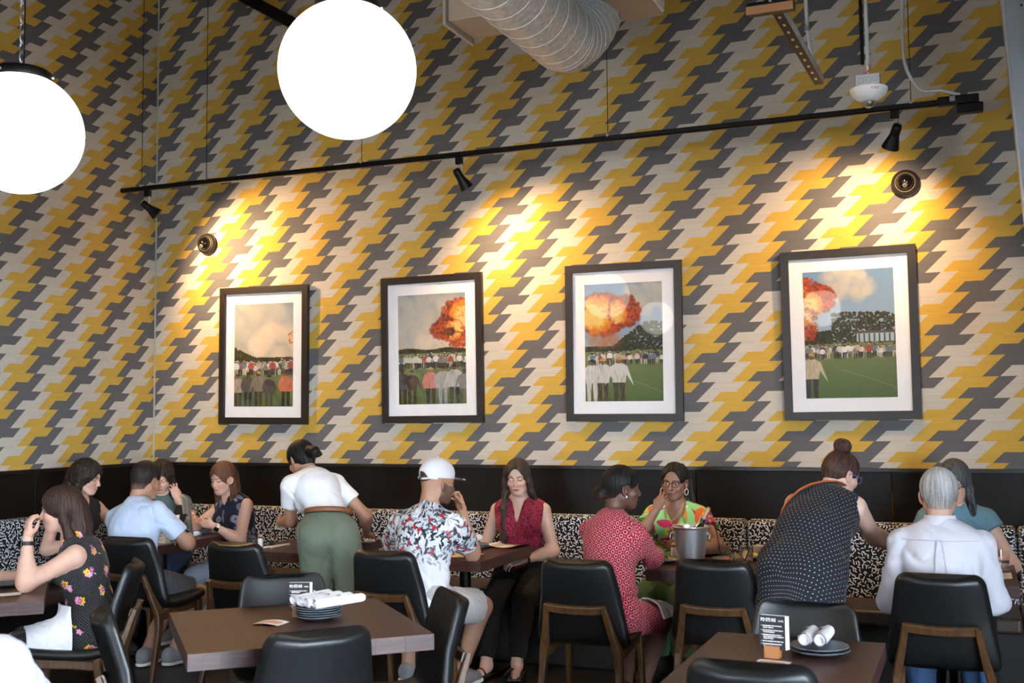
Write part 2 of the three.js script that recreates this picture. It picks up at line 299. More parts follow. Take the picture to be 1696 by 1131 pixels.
// ---------------------------------------------------------------- track lights
{
  const Z = 0.6, yl = 3.384, yr = 3.364, x0 = 0.18, x1 = 6.16, yAt = (x) => yl + (yr - yl) * (x - x0) / (x1 - x0);
  const t = thing('light_track', 'long black track rail hanging on thin wires across the patterned wall', 'light track', [0, 0, Z]);
  part('rail', beam([[x0, yl, 0], [x1, yr, 0]], 0.035, 0.035, [0, 0, 1]), M.blackMetal, t);
  for (const x of [0.375, 0.99, 2.337, 4.16, 5.997]) { part('wire', new THREE.CylinderGeometry(0.0025, 0.0025, ROOM.y1 - yAt(x), 6).translate(x, (ROOM.y1 + yAt(x)) / 2, 0), M.blackMetal, t); part('clip', rbox(0.016, 0.02, 0.04, 0.003, x, yAt(x) + 0.02, 0), M.steel, t); }
  part('end_feed', [rbox(0.22, 0.05, 0.05, 0.006, x1 + 0.09, yr + 0.004, 0), rbox(0.14, 0.055, 0.06, 0.006, x1 + 0.15, yr - 0.05, 0)], M.blackMetal, t);
  part('feed_cover', rbox(0.03, 0.03, 0.02, 0.004, x1 + 0.06, yr + 0.01, 0.03), M.steel, t);
  part('flexible_conduit', tube([[5.98, 5.6, 0], [5.985, 4.4, 0], [5.965, 3.75, 0.01], [5.98, 3.58, 0.02], [6.06, 3.44, 0.03], [6.15, 3.43, 0.03], [6.22, 3.41, 0.015], [6.26, 3.40, 0]], 0.010, 80, 8), M.galv, t);
  const spot = (label, x, aim, power) => {
    const y = yAt(x) - 0.017, s = thing('spotlight', label, 'spotlight', [x, y, Z]); s.userData.group = 'black spotlights on the track';
    part('adapter', rbox(0.05, 0.05, 0.035, 0.006, 0, -0.026, 0), M.blackMetal, s);
    part('arm', [rod([0.015, -0.05, 0], [0.015, -0.10, 0.0], 0.008), rod([0.015, -0.10, 0], [-0.004, -0.112, 0], 0.010)], M.steel, s);
    const head = V(0, -0.13, 0), dir = V(...aim).sub(V(x, y, Z)).sub(head).normalize(), q = new THREE.Quaternion().setFromUnitVectors(V(0, -1, 0), dir);
    const g = lathe([[0.001, 0.055], [0.024, 0.052], [0.028, 0.03], [0.028, -0.01], [0.03, -0.02], [0.052, -0.095], [0.049, -0.095], [0.027, -0.02], [0.001, -0.018]], 30); g.applyQuaternion(q).translate(head.x, head.y, head.z);
    part('lamp_head', g, M.blackMetal, s);
    const l = new THREE.CircleGeometry(0.028, 24).rotateX(PI / 2).translate(0, -0.03, 0); l.applyQuaternion(q).translate(head.x, head.y, head.z); part('lens', l, M.lens, s);
    const L = new THREE.SpotLight(new THREE.Color().setRGB(1, 0.64, 0.31), power, 0, 1.25, 1.0, 2); L.castShadow = true; L.shadow.radius = 1.5; L.name = 'spot_light';
    L.position.copy(head).addScaledVector(dir, 0.09); L.target.position.copy(head).addScaledVector(dir, 2); L.target.name = 'spot_target'; s.add(L); s.add(L.target);
  };
  spot('black spotlight at the left end of the track, by the room corner', 0.435, [1.25, 2.42, 0], 11.5);
  spot('black spotlight on the middle of the track, above the second picture', 3.10, [3.46, 2.3, 0], 6.6);
  spot('black spotlight near the right end of the track, under the fire alarm', 5.905, [5.5, 2.3, 0], 6.8);
}
// ---------------------------------------------------------------- duct, alarm, struts, cameras
{
  const t = thing('spiral_duct', 'round galvanised spiral duct with an elbow end near the top of the wall', 'duct', [4.19, 3.74, 0]);
  const R = 0.192, pts = [], E = 0.30; const sweep = [];
  for (let z = 5.5; z > 1.55; z -= 0.05) sweep.push([V(0, 0, z), V(0, 0, -1)]);
  for (let k = 0; k <= 14; k++) { const a = k / 14 * 1.35; sweep.push([V(0.35 * E * (1 - Math.cos(a)), E * (1 - Math.cos(a)), 1.55 - E * Math.sin(a)), V(0.3 * Math.sin(a), Math.sin(a), -Math.cos(a)).normalize()]); }
  const mk = (rows, r0) => { const p = [], uv = [], idx = [], K = 40; rows.forEach(([c, d, rr], i) => { const x = V(1, 0, 0).addScaledVector(d, -d.x).normalize(), y = V().crossVectors(d, x); for (let k = 0; k < K; k++) { const a = k / K * 2 * PI, r = rr ?? r0; const v = c.clone().addScaledVector(x, Math.cos(a) * r).addScaledVector(y, Math.sin(a) * r); p.push(v.x, v.y, v.z); uv.push(k / K * 3, i * 0.12); } });
    for (let i = 0; i < rows.length - 1; i++) for (let k = 0; k < K; k++) { const a = i * K + k, b = i * K + (k + 1) % K; idx.push(a, a + K, b, b, a + K, b + K); } const o = (rows.length - 1) * K; for (let k = 1; k < K - 1; k++) { idx.push(o, o + k + 1, o + k); idx.push(0, k, k + 1); }
    const g = new THREE.BufferGeometry(); g.setAttribute('position', new THREE.Float32BufferAttribute(p, 3)); g.setAttribute('uv', new THREE.Float32BufferAttribute(uv, 2)); g.setIndex(idx); g.computeVertexNormals(); return g; };
  part('duct_body', mk(sweep, R), M.galv, t);
  const ring = (i, r, s) => { const [c, d] = sweep[i], q = new THREE.Quaternion().setFromUnitVectors(V(0, 0, 1), d); return new THREE.TorusGeometry(r, s, 6, 44).applyQuaternion(q).translate(c.x, c.y, c.z); };
  const n = sweep.length; for (let i = 2; i < n - 14; i += 3) part('seam', ring(i, R, 0.003), M.galv, t);
  for (let i = n - 14; i < n; i += 2) part('seam', ring(i, R, 0.0028), M.galv, t);
  for (let i = n - 15; i < n; i += 7) for (const a of [0.4, 2.0, 3.7, 5.2]) { const [c, d] = sweep[i]; const x = V(1, 0, 0).addScaledVector(d, -d.x).normalize(), y = V().crossVectors(d, x), v = c.clone().addScaledVector(x, Math.cos(a) * R).addScaledVector(y, Math.sin(a) * R); part('screw', new THREE.SphereGeometry(0.009, 8, 6).translate(v.x, v.y, v.z), M.steel, t); }
  part('hanger_strap', beam([[0.12, 0.20, 3.2], [0.12, 0.20, 1.55]], 0.03, 0.012), M.steel, t);
  const v = thing('vent_box', 'taupe painted air box with a white slotted grille above the duct elbow', 'vent', [4.22, 4.0, 0.95]);
  part('casing', rbox(0.72, 0.9, 0.62, 0.008, 0, 0.52, 0.10), M.painted, v);
  part('grille_frame', rbox(0.02, 0.34, 0.50, 0.004, 0.37, 0.24, 0.10), M.white, v);
  for (let k = 0; k < 7; k++) part('slat', box(0.008, 0.014, 0.40, 0.382, 0.13 + k * 0.034, 0.10), M.blackMetal, v);
  const b = thing('duct_branch', 'square sheet metal branch box on the left side of the spiral duct', 'duct', [3.72, 3.93, 1.5]);
  part('casing', rbox(0.46, 0.30, 0.34, 0.006, 0.05, 0.10, 0), M.painted, b); part('flange', rbox(0.02, 0.36, 0.40, 0.004, -0.19, 0.10, 0), M.galv, b);
  const s = thing('strut_channel', 'slotted steel strut channel hanging at a slant left of the fire alarm', 'strut', [0, 0, 0]);
  part('channel', beam([[5.532, 3.442, 1.0], [5.41, 3.60, 2.5]], 0.05, 0.006), M.blackMetal, s, 'dark slotted underside'); part('flange', [beam([[5.509, 3.465, 1.0], [5.387, 3.625, 2.5]], 0.006, 0.05), beam([[5.555, 3.465, 1.0], [5.433, 3.625, 2.5]], 0.006, 0.05)], M.galv, s);
  for (let k = 0; k < 14; k++) { const f = 0.06 + k * 0.06; part('slot', rbox(0.014, 0.004, 0.03, 0.002, 5.532 - 0.122 * f, 3.4385 + 0.158 * f, 1.0 + 1.5 * f), M.galv, s); }
  part('cross_bracket', rbox(0.22, 0.05, 0.07, 0.004, 5.44, 3.535, 2.05), M.blackMetal, s, 'black bracket'); part('bracket_face', rbox(0.222, 0.04, 0.01, 0.003, 5.44, 3.52, 2.088), M.copper, s, 'copper coloured bracket face');
  part('hanger', rod([5.35, 3.55, 2.15], [5.33, 5.7, 2.15], 0.02), M.blackMetal, s);
  const c = thing('conduit', 'thin steel conduit dropping beside the slanted strut channel', 'conduit', [0, 0, 0]);
  part('pipe', tube([[5.50, 5.7, 1.2], [5.50, 3.75, 1.2], [5.515, 3.56, 1.19], [5.53, 3.47, 1.13]], 0.011, 30, 8), M.galv, c);
  for (const y of [3.95, 3.70]) part('coupling', new THREE.CylinderGeometry(0.015, 0.015, 0.03, 12).translate(5.50, y, 1.2), M.steel, c);
  const f = thing('fire_alarm', 'white round fire alarm strobe with red FIRE lettering below a grey electrical box', 'fire alarm', [5.84, 3.18, 1.6]);
  part('disc', lathe([[0.001, 0.035], [0.086, 0.035], [0.0915, 0.031], [0.0915, 0.022], [0.082, 0.0], [0.062, -0.019], [0.04, -0.029], [0.03, -0.033], [0.001, -0.033]], 48), M.white, f);
  part('strobe_lens', new THREE.SphereGeometry(0.032, 20, 12, 0, 2 * PI, PI / 2, PI / 2).translate(0, -0.034, 0), M.glassSolid, f);
  part('strobe_core', new THREE.SphereGeometry(0.02, 14, 10).translate(0, -0.036, 0), M.steel, f);
  part('electrical_box', rbox(0.115, 0.062, 0.09, 0.004, 0, 0.066, 0), M.galv, f);
  for (const x of [-0.03, 0.005, 0.034]) part('knockout', new THREE.TorusGeometry(0.012, 0.0016, 6, 18).translate(x, 0.068, 0.0455), M.steel, f);
  part('conduit', rod([0, 0.15, 0], [-0.012, 2.5, 0], 0.010), M.galv, f); part('black_cable', rod([-0.026, 0.16, -0.01], [-0.034, 2.5, -0.01], 0.009), M.blackMetal, f);
  part('red_wire', tube([[0.005, 0.155, 0.01], [0.012, 0.13, 0.012], [-0.01, 0.11, 0.014], [-0.035, 0.097, 0.015]], 0.003, 20, 6), M.red, f); part('stub', rod([0, 0.097, 0], [0, 0.15, 0], 0.006), M.white, f);
  f.userData.fire = true; delete f.userData.fire;
  const p = thing('steel_post', 'bright galvanised steel channel post standing at the right picture edge', 'post', [0, 0, 0]);
  const A = [6.47, 5.2, 1.0], B = [6.60, 2.2, 1.0];
  part('channel', [beam([[6.40, 5.2, 1.0], [6.58, 2.1, 1.0]], 0.012, 0.12), beam([[6.465, 5.2, 0.946], [6.645, 2.1, 0.946]], 0.13, 0.012), beam([[6.525, 5.2, 1.0], [6.705, 2.1, 1.0]], 0.012, 0.12)], std({ color: lin('#c3c7ca'), roughness: 0.36, metalness: 0.5 }), p);
  for (let k = 0; k < 6; k++) part('bolt_hole', new THREE.CylinderGeometry(0.006, 0.006, 0.004, 10).rotateX(PI / 2).translate(6.495 + 0.18 * (5.2 - (2.75 + k * 0.25)) / 3.1, 2.75 + k * 0.25, 0.954), M.blackMetal, p);
  part('arm', rbox(0.5, 0.06, 0.08, 0.004, 6.86, 3.86, 0.9), M.steel, p);
  part('lower_bracket', rbox(0.4, 0.10, 0.06, 0.004, 6.87, 3.42, 0.9), M.steel, p);
  // dome cameras
  const dome = M.glass.clone(); dome.color = lin('#3a3430');
  const cam = (label, x, y) => { const d = thing('dome_camera', label, 'camera', [x, y, 0]); d.userData.group = 'dome cameras on the wall';
    part('mount', lathe([[0.001, 0], [0.085, 0], [0.085, 0.03], [0.078, 0.045], [0.06, 0.05], [0.001, 0.05]], 36).rotateX(PI / 2), std({ color: lin('#17130f'), roughness: 0.5 }), d);
    part('dome', new THREE.SphereGeometry(0.052, 28, 14, 0, 2 * PI, 0, PI / 2).rotateX(PI / 2).translate(0, 0, 0.05), std({ color: lin('#0b0a0a'), roughness: 0.08 }), d);
    part('eye', new THREE.CylinderGeometry(0.012, 0.016, 0.012, 16).rotateX(PI / 2).rotateX(0.7).translate(0, -0.028, 0.095), M.steel, d);
    part('collar', new THREE.TorusGeometry(0.06, 0.008, 8, 36).translate(0, 0, 0.048), std({ color: lin('#15110e'), roughness: 0.5 }), d); };
  cam('dark dome camera on the wall above the leftmost picture', 0.545, 3.02); cam('dark dome camera on the wall above the rightmost picture', 5.925, 3.03);
  const m = thing('ceiling_beam', 'dark slanting brace high on the wall behind the globe lamps', 'beam', [0, 0, 0]);
  part('beam', beam([[0.85, 5.05, 0.3], [1.75, 4.50, 0.3]], 0.07, 0.09, [0, 0, 1]), M.blackMetal, m);
}
{ // red FIRE lettering on the alarm
  const t = canvasTex(256, 64, (g) => { g.fillStyle = '#e8e6e2'; g.fillRect(0, 0, 256, 64); g.fillStyle = '#c83028'; g.font = 'bold 50px sans-serif'; g.textAlign = 'center'; g.fillText('F I R E', 128, 52); });
  const g = new THREE.CylinderGeometry(0.0925, 0.0845, 0.02, 16, 1, true, 0.05, 0.75); const f = scene.children.find((o) => o.name === 'fire_alarm'); part('lettering', g.translate(0, 0.0135, 0), std({ map: t, roughness: 0.6 }), f);
}
// ---------------------------------------------------------------- framed prints
function printTex(k) {
  return canvasTex(420, 640, (g, w, h) => {
    reseed(50 + k * 13); const hor = h * [0.55, 0.52, 0.56, 0.56][k];
    const sky = g.createLinearGradient(0, 0, 0, hor); const S = [['#9aa9b4', '#cfc8aa'], ['#95a3b0', '#cfc4b2'], ['#6d97c4', '#a9bccc'], ['#739cc8', '#afc2d2']][k]; sky.addColorStop(0, S[0]); sky.addColorStop(1, S[1]); g.fillStyle = sky; g.fillRect(0, 0, w, hor);
    const puff = (x, y, r, c, n, a) => { for (let i = 0; i < n; i++) { const t = rnd() * 6.28, q = Math.sqrt(rnd()) * r, s = r * (0.15 + 0.3 * rnd()); const X = x + Math.cos(t) * q, Y = y + Math.sin(t) * q * 0.7, G = g.createRadialGradient(X, Y, 0, X, Y, s); const q0 = c[Math.floor(rnd() * c.length)]; G.addColorStop(0, q0); G.addColorStop(0.55, q0.replace(',1)', ',0.75)')); G.addColorStop(1, q0.replace(',1)', ',0)')); g.globalAlpha = a; g.fillStyle = G; g.fillRect(X - s, Y - s, 2 * s, 2 * s); } g.globalAlpha = 1; };
    const cloud = ['rgba(214,208,192,1)', 'rgba(200,196,186,1)', 'rgba(188,188,186,1)'];
    if (k < 2) { puff(w * 0.4, h * 0.2, w * 0.5, cloud, 60, 0.5); puff(w * 0.75, h * 0.42, w * 0.4, ['rgba(250,226,200,1)', 'rgba(244,214,190,1)'], 40, 0.5); } else { puff(w * [0, 0, 0.85, 0.5][k], h * [0, 0, 0.1, 0.1][k], w * 0.28, cloud, 50, 0.7); }
    // land: tree line and meadow
    g.fillStyle = '#6e7a50'; g.fillRect(0, hor, w, h - hor); const m = g.createLinearGradient(0, hor, 0, h); m.addColorStop(0, '#7d8a58'); m.addColorStop(1, '#55702f'); g.fillStyle = m; g.fillRect(0, hor, w, h - hor);
    const blob = (x, y, r, c) => { g.fillStyle = c; g.beginPath(); g.arc(x, y, r, 0, 7); g.fill(); };
    const trees = [(x) => 18 + 70 * Math.max(0, 1 - x / 150), (x) => 14 + 6 * Math.sin(x / 40), (x) => x > 150 ? Math.min(150, (x - 150) * 0.75 + 20) : 18, (x) => x > 130 ? 150 - Math.max(0, x - 360) * 0.3 : 60][k];
    for (let x = -5; x < w + 5; x += 3) for (let j = 0; j < 9; j++) { const H = trees(x) * rnd(); blob(x, hor + 6 - H, 3 + rnd() * 5, ['#2a2c1a', '#353820', '#232515', '#474a2c'][Math.floor(rnd() * 4)]); if (k > 1 && rnd() < 0.25) blob(x + rnd() * 4, hor - H, 1.3, '#8d8a5c'); }
    if (k === 3) { g.fillStyle = '#b7ccd8'; g.fillRect(w * 0.58, hor - 40, w * 0.42, 44); g.fillStyle = '#4a4f4a'; for (let i = 0; i < 8; i++) g.fillRect(w * (0.6 + i * 0.055), hor - 36, 7, 40); g.fillStyle = '#5b554c'; g.fillRect(w * 0.56, hor - 50, w * 0.44, 12); }
    // fire cloud
    const fire = ['rgba(206,66,16,1)', 'rgba(226,96,22,1)', 'rgba(240,140,40,1)', 'rgba(168,44,16,1)'], hot = ['rgba(250,190,90,1)', 'rgba(244,160,60,1)', 'rgba(238,128,40,1)'], soot = ['rgba(70,24,14,1)', 'rgba(104,38,18,1)'];
    const blaze = (x, y, rx, ry, n, hotX, hotY) => { for (let pass = 0; pass < 3; pass++) for (let i = 0; i < n; i++) { const t = rnd() * 6.28, q = Math.sqrt(rnd()) * [1, 0.9, 0.72][pass], X = x + Math.cos(t) * q * rx, Y = y + Math.sin(t) * q * ry, hd = Math.hypot((X - hotX) / rx, (Y - hotY) / ry), s = rx * (0.07 + 0.12 * rnd()) * (pass === 2 ? 0.7 : 1), col = pass === 0 ? [150, 40, 14] : hd < 0.45 + 0.3 * rnd() ? [252, 196 + 30 * rnd(), 96 + 50 * rnd()] : hd < 0.9 ? [238, 120 + 50 * rnd(), 32] : rnd() < 0.25 ? [92, 30, 16] : [206, 66 + 30 * rnd(), 18]; const G = g.createRadialGradient(X, Y, 0, X, Y, s), c = col.map(Math.round).join(','); G.addColorStop(0, `rgba(${c},0.85)`); G.addColorStop(0.5, `rgba(${c},0.5)`); G.addColorStop(1, `rgba(${c},0)`); g.fillStyle = G; g.fillRect(X - s, Y - s, 2 * s, 2 * s); } };
    if (k === 0) { blaze(w * 0.99, h * 0.34, 34, 40, 60, w, h * 0.34); puff(w * 0.97, h * 0.58, 60, ['rgba(240,180,120,1)'], 16, 0.16); }
    if (k === 1) { blaze(w * 0.9, h * 0.22, 110, 110, 240, w * 1.0, h * 0.22); blaze(w * 0.74, h * 0.33, 105, 62, 200, w * 0.95, h * 0.3); blaze(w * 0.9, h * 0.43, 70, 50, 90, w * 0.8, h * 0.36); puff(w * 0.76, h * 0.35, 36, soot, 26, 0.7); }
    if (k === 2) { blaze(w * 0.22, h * 0.26, 130, 120, 300, w * 0.12, h * 0.26); blaze(w * 0.52, h * 0.24, 88, 90, 240, w * 0.36, h * 0.26); puff(w * 0.25, h * 0.47, 90, ['rgba(196,104,56,1)'], 30, 0.3); puff(w * 0.6, h * 0.16, 26, soot, 14, 0.5); }
    if (k === 3) { blaze(w * 0.02, h * 0.18, 80, 90, 200, 0, h * 0.24); blaze(w * 0.18, h * 0.22, 78, 72, 220, w * 0.06, h * 0.26); blaze(w * 0.03, h * 0.42, 56, 90, 160, 0, h * 0.3); }
    // crowd
    const man = (x, y, s, c, p, hat) => {
      const lg = rnd() * 0.03, sk = ['#7b5138', '#94694c', '#5d3a28'][Math.floor(rnd() * 3)], up = rnd() < 0.5;
      g.fillStyle = p; for (const q of [-1, 1]) { g.beginPath(); g.moveTo(x + q * s * 0.01, y - s * 0.5); g.lineTo(x + q * s * 0.135, y - s * 0.48); g.lineTo(x + q * (s * (0.10 + lg)), y); g.lineTo(x + q * s * (0.025 + lg), y); g.fill(); }
      g.fillStyle = c; g.beginPath(); g.moveTo(x - s * 0.05, y - s * 0.86); g.quadraticCurveTo(x - s * 0.17, y - s * 0.83, x - s * 0.18, y - s * 0.72); g.lineTo(x - s * 0.14, y - s * 0.43); g.lineTo(x + s * 0.14, y - s * 0.43); g.lineTo(x + s * 0.18, y - s * 0.72); g.quadraticCurveTo(x + s * 0.17, y - s * 0.83, x + s * 0.05, y - s * 0.86); g.fill();
      g.strokeStyle = c; g.lineWidth = s * 0.07; g.lineCap = 'round'; for (const q of [-1, 1]) { g.beginPath(); g.moveTo(x + q * s * 0.155, y - s * 0.77); g.lineTo(x + q * s * 0.21, y - s * 0.60); g.lineTo(x + q * s * (up ? 0.12 : 0.17), y - s * (up ? 0.74 : 0.46)); g.stroke(); }
      g.fillStyle = sk; g.beginPath(); g.ellipse(x, y - s * 0.915, s * 0.055, s * 0.07, 0, 0, 7); g.fill(); g.fillStyle = hat; g.beginPath(); g.ellipse(x, y - s * 0.945, s * 0.062, s * 0.05, 0, Math.PI, 7); g.fill(); if (rnd() < 0.4) { g.beginPath(); g.ellipse(x, y - s * 0.945, s * 0.10, s * 0.018, 0, 0, 7); g.fill(); }
      if (s > 90) for (let i = 0; i < 70; i++) { g.fillStyle = rnd() < 0.6 ? 'rgba(20,14,12,0.13)' : 'rgba(255,240,220,0.10)'; const u = (rnd() - 0.5) * s * 0.3, v = rnd() * s * 0.85; if (Math.abs(u) < s * 0.13) { g.beginPath(); g.ellipse(x + u, y - v, s * 0.006 + rnd() * s * 0.006, s * 0.07, 0.3 * (rnd() - 0.5), 0, 7); g.fill(); } }
    };
    const C = ['#e6e2da', '#d8d2c8', '#b4463a', '#3b3a44', '#6a7f96', '#c9b490', '#f0ece6', '#8a8578'], P = ['#2b2a2c', '#3c3630', '#cfc8ba', '#4a4438'];
    const rows = [[60, 0.655, 92], [56, 0.635, 84], [44, 0.645, 66], [50, 0.645, 66]][k]; const pick = (a) => a[Math.floor(rnd() * a.length)];
    for (let i = 0; i < rows[0]; i++) man(rnd() * w, h * (rows[1] + 0.015 * rnd()) + 0.035 * h, rows[2] * (0.8 + 0.3 * rnd()), pick(C), pick(P), pick(['#f0ece4', '#2a2420', '#4a3222', '#e2ded6']));
    const big = [[[0.07, 1.0, 210, '#b8a08c', '#3b332e'], [0.24, 1.0, 220, '#5a5a58', '#2d2b2c'], [0.42, 1.0, 225, '#8a8072', '#33302c'], [0.6, 1.0, 200, '#4a4038', '#40382f'], [0.88, 1.0, 225, '#d8714e', '#241f1f']],
      [[0.05, 1.0, 215, '#4c4a50', '#221e20'], [0.2, 1.0, 205, '#4a3a30', '#4a3a30'], [0.48, 1.0, 220, '#d7837a', '#2b2320'], [0.66, 1.0, 225, '#b9b4ae', '#a9acb4'], [0.83, 1.0, 235, '#c9c6c2', '#2c2828'], [0.97, 1.0, 205, '#8b8f90', '#55584a']],
      [[0.09, 1.0, 235, '#e6e2de', '#dedbd6'], [0.23, 1.0, 240, '#d8d2cc', '#4b382a'], [0.44, 1.0, 245, '#e0dcd4', '#4a3a2c']], [[0.07, 1.0, 235, '#d6c4a4', '#33302f']]][k];
    for (const [x, y, s, c, p] of big) man(x * w, y * h + 4, s, c, p, pick(['#2a2018', '#c9a050', '#4a3626']));
    if (k > 1) { g.strokeStyle = 'rgba(220,216,190,0.35)'; g.lineWidth = 3; g.beginPath(); g.moveTo(w * 0.4, h * 0.78); g.quadraticCurveTo(w * 0.7, h * 0.84, w, h * 0.93); g.stroke(); }
  });
}
const PIC = [['leftmost', 1.102, -0.7, 'smoke and a small flame at its right edge'], ['second from the left', 2.591, 0.2, 'a fireball at its upper right'], ['third from the left', 4.064, -0.4, 'three men in white shirts below a fireball'], ['rightmost', 5.558, 0.2, 'a wide lawn and a fireball at its left edge']];
PIC.forEach(([where, x, roll, what], k) => {
  const t = thing('framed_picture', `black framed print of a crowd, ${what}`, 'picture', [x, 2.096, 0.004]); t.userData.group = 'framed prints in a row on the back wall';
  t.rotation.z = roll * PI / 180; const W = 0.831, H = 1.089, fw = 0.05, fd = 0.036;
  t.rotation.x = 0.012;
  for (const s of [-1, 1]) {
    const side = new THREE.Shape([[0, -H / 2], [fw, -H / 2 + fw], [fw, H / 2 - fw], [0, H / 2]].map((p) => new THREE.Vector2(...p))), top = new THREE.Shape([[-W / 2, 0], [W / 2, 0], [W / 2 - fw, fw], [-W / 2 + fw, fw]].map((p) => new THREE.Vector2(...p)));
    const ex = { depth: fd - 0.004, bevelEnabled: true, bevelSize: 0.0015, bevelThickness: 0.002, bevelSegments: 1 };
    const a = new THREE.ExtrudeGeometry(side, ex); if (s > 0) a.rotateZ(PI); a.translate(s * W / 2, 0, 0.002); part('frame_bar', a, M.frame, t);
    const b = new THREE.ExtrudeGeometry(top, ex); if (s > 0) b.rotateZ(PI); b.translate(0, s * H / 2, 0.002); part('frame_bar', b, M.frame, t);
  }
  part('mat_board', box(W - 2 * fw + 0.01, H - 2 * fw + 0.01, 0.006, 0, 0, 0.014), M.mat, t);
  const pw = W - 2 * fw - 0.175, ph = H - 2 * fw - 0.175, pt = printTex(k);
  part('print', new THREE.PlaneGeometry(pw, ph).translate(0, 0, 0.0180), std({ map: pt, color: lin('#dcdcdc'), roughness: 0.7 }), t);
  part('glass', box(W - 2 * fw + 0.006, H - 2 * fw + 0.006, 0.002, 0, 0, 0.024), M.glass, t);
});
// ---------------------------------------------------------------- bodies: smooth distance fields meshed as one surface
const smin = (a, b, k) => { const h = Math.max(k - Math.abs(a - b), 0) / k; return Math.min(a, b) - h * h * k * 0.25; };
function cap(a, b, ra, rb = ra, o = {}) {          // tapered capsule
  const ax = a.x, ay = a.y, az = a.z, dx = b.x - ax, dy = b.y - ay, dz = b.z - az, L2 = dx * dx + dy * dy + dz * dz || 1e-9, cut = o.cut;
  return { ...o, c: [(ax + b.x) / 2, (ay + b.y) / 2, (az + b.z) / 2], r: Math.sqrt(L2) / 2 + Math.max(ra, rb),
    f: (x, y, z) => { let t = ((x - ax) * dx + (y - ay) * dy + (z - az) * dz) / L2; const e = t; t = t < 0 ? 0 : t > 1 ? 1 : t; const px = x - ax - dx * t, py = y - ay - dy * t, pz = z - az - dz * t; const d = Math.sqrt(px * px + py * py + pz * pz) - ra - (rb - ra) * t; return cut ? Math.max(d, (e - 1) * Math.sqrt(L2)) : d; } };
}
function ell(c, rx, ry, rz, B, o = {}) {           // ellipsoid in basis B = {L, U, F}
  const { L, U, F } = B ?? WORLD, cx = c.x, cy = c.y, cz = c.z;
  return { ...o, c: [cx, cy, cz], r: Math.max(rx, ry, rz), f: (x, y, z) => { x -= cx; y -= cy; z -= cz; const a = (x * L.x + y * L.y + z * L.z) / rx, b = (x * U.x + y * U.y + z * U.z) / ry, d = (x * F.x + y * F.y + z * F.z) / rz; const k0 = Math.sqrt(a * a + b * b + d * d), k1 = Math.sqrt(a * a / (rx * rx) + b * b / (ry * ry) + d * d / (rz * rz)); return k1 < 1e-9 ? -Math.min(rx, ry, rz) : k0 * (k0 - 1) / k1; } };
}
const WORLD = { L: V(1, 0, 0), U: V(0, 1, 0), F: V(0, 0, 1) };
function evalF(A, x, y, z, K) {
  let d = 1e3;
  for (let i = 0; i < A.length; i++) { const p = A[i], v = p.f(x, y, z), k = p.k ?? K; if (p.sub) { const h = Math.max(k - Math.abs(d + v), 0) / k; d = Math.max(d, -v) + h * h * k * 0.25; } else d = d > 900 ? v : smin(d, v, k); }
  return d;
}
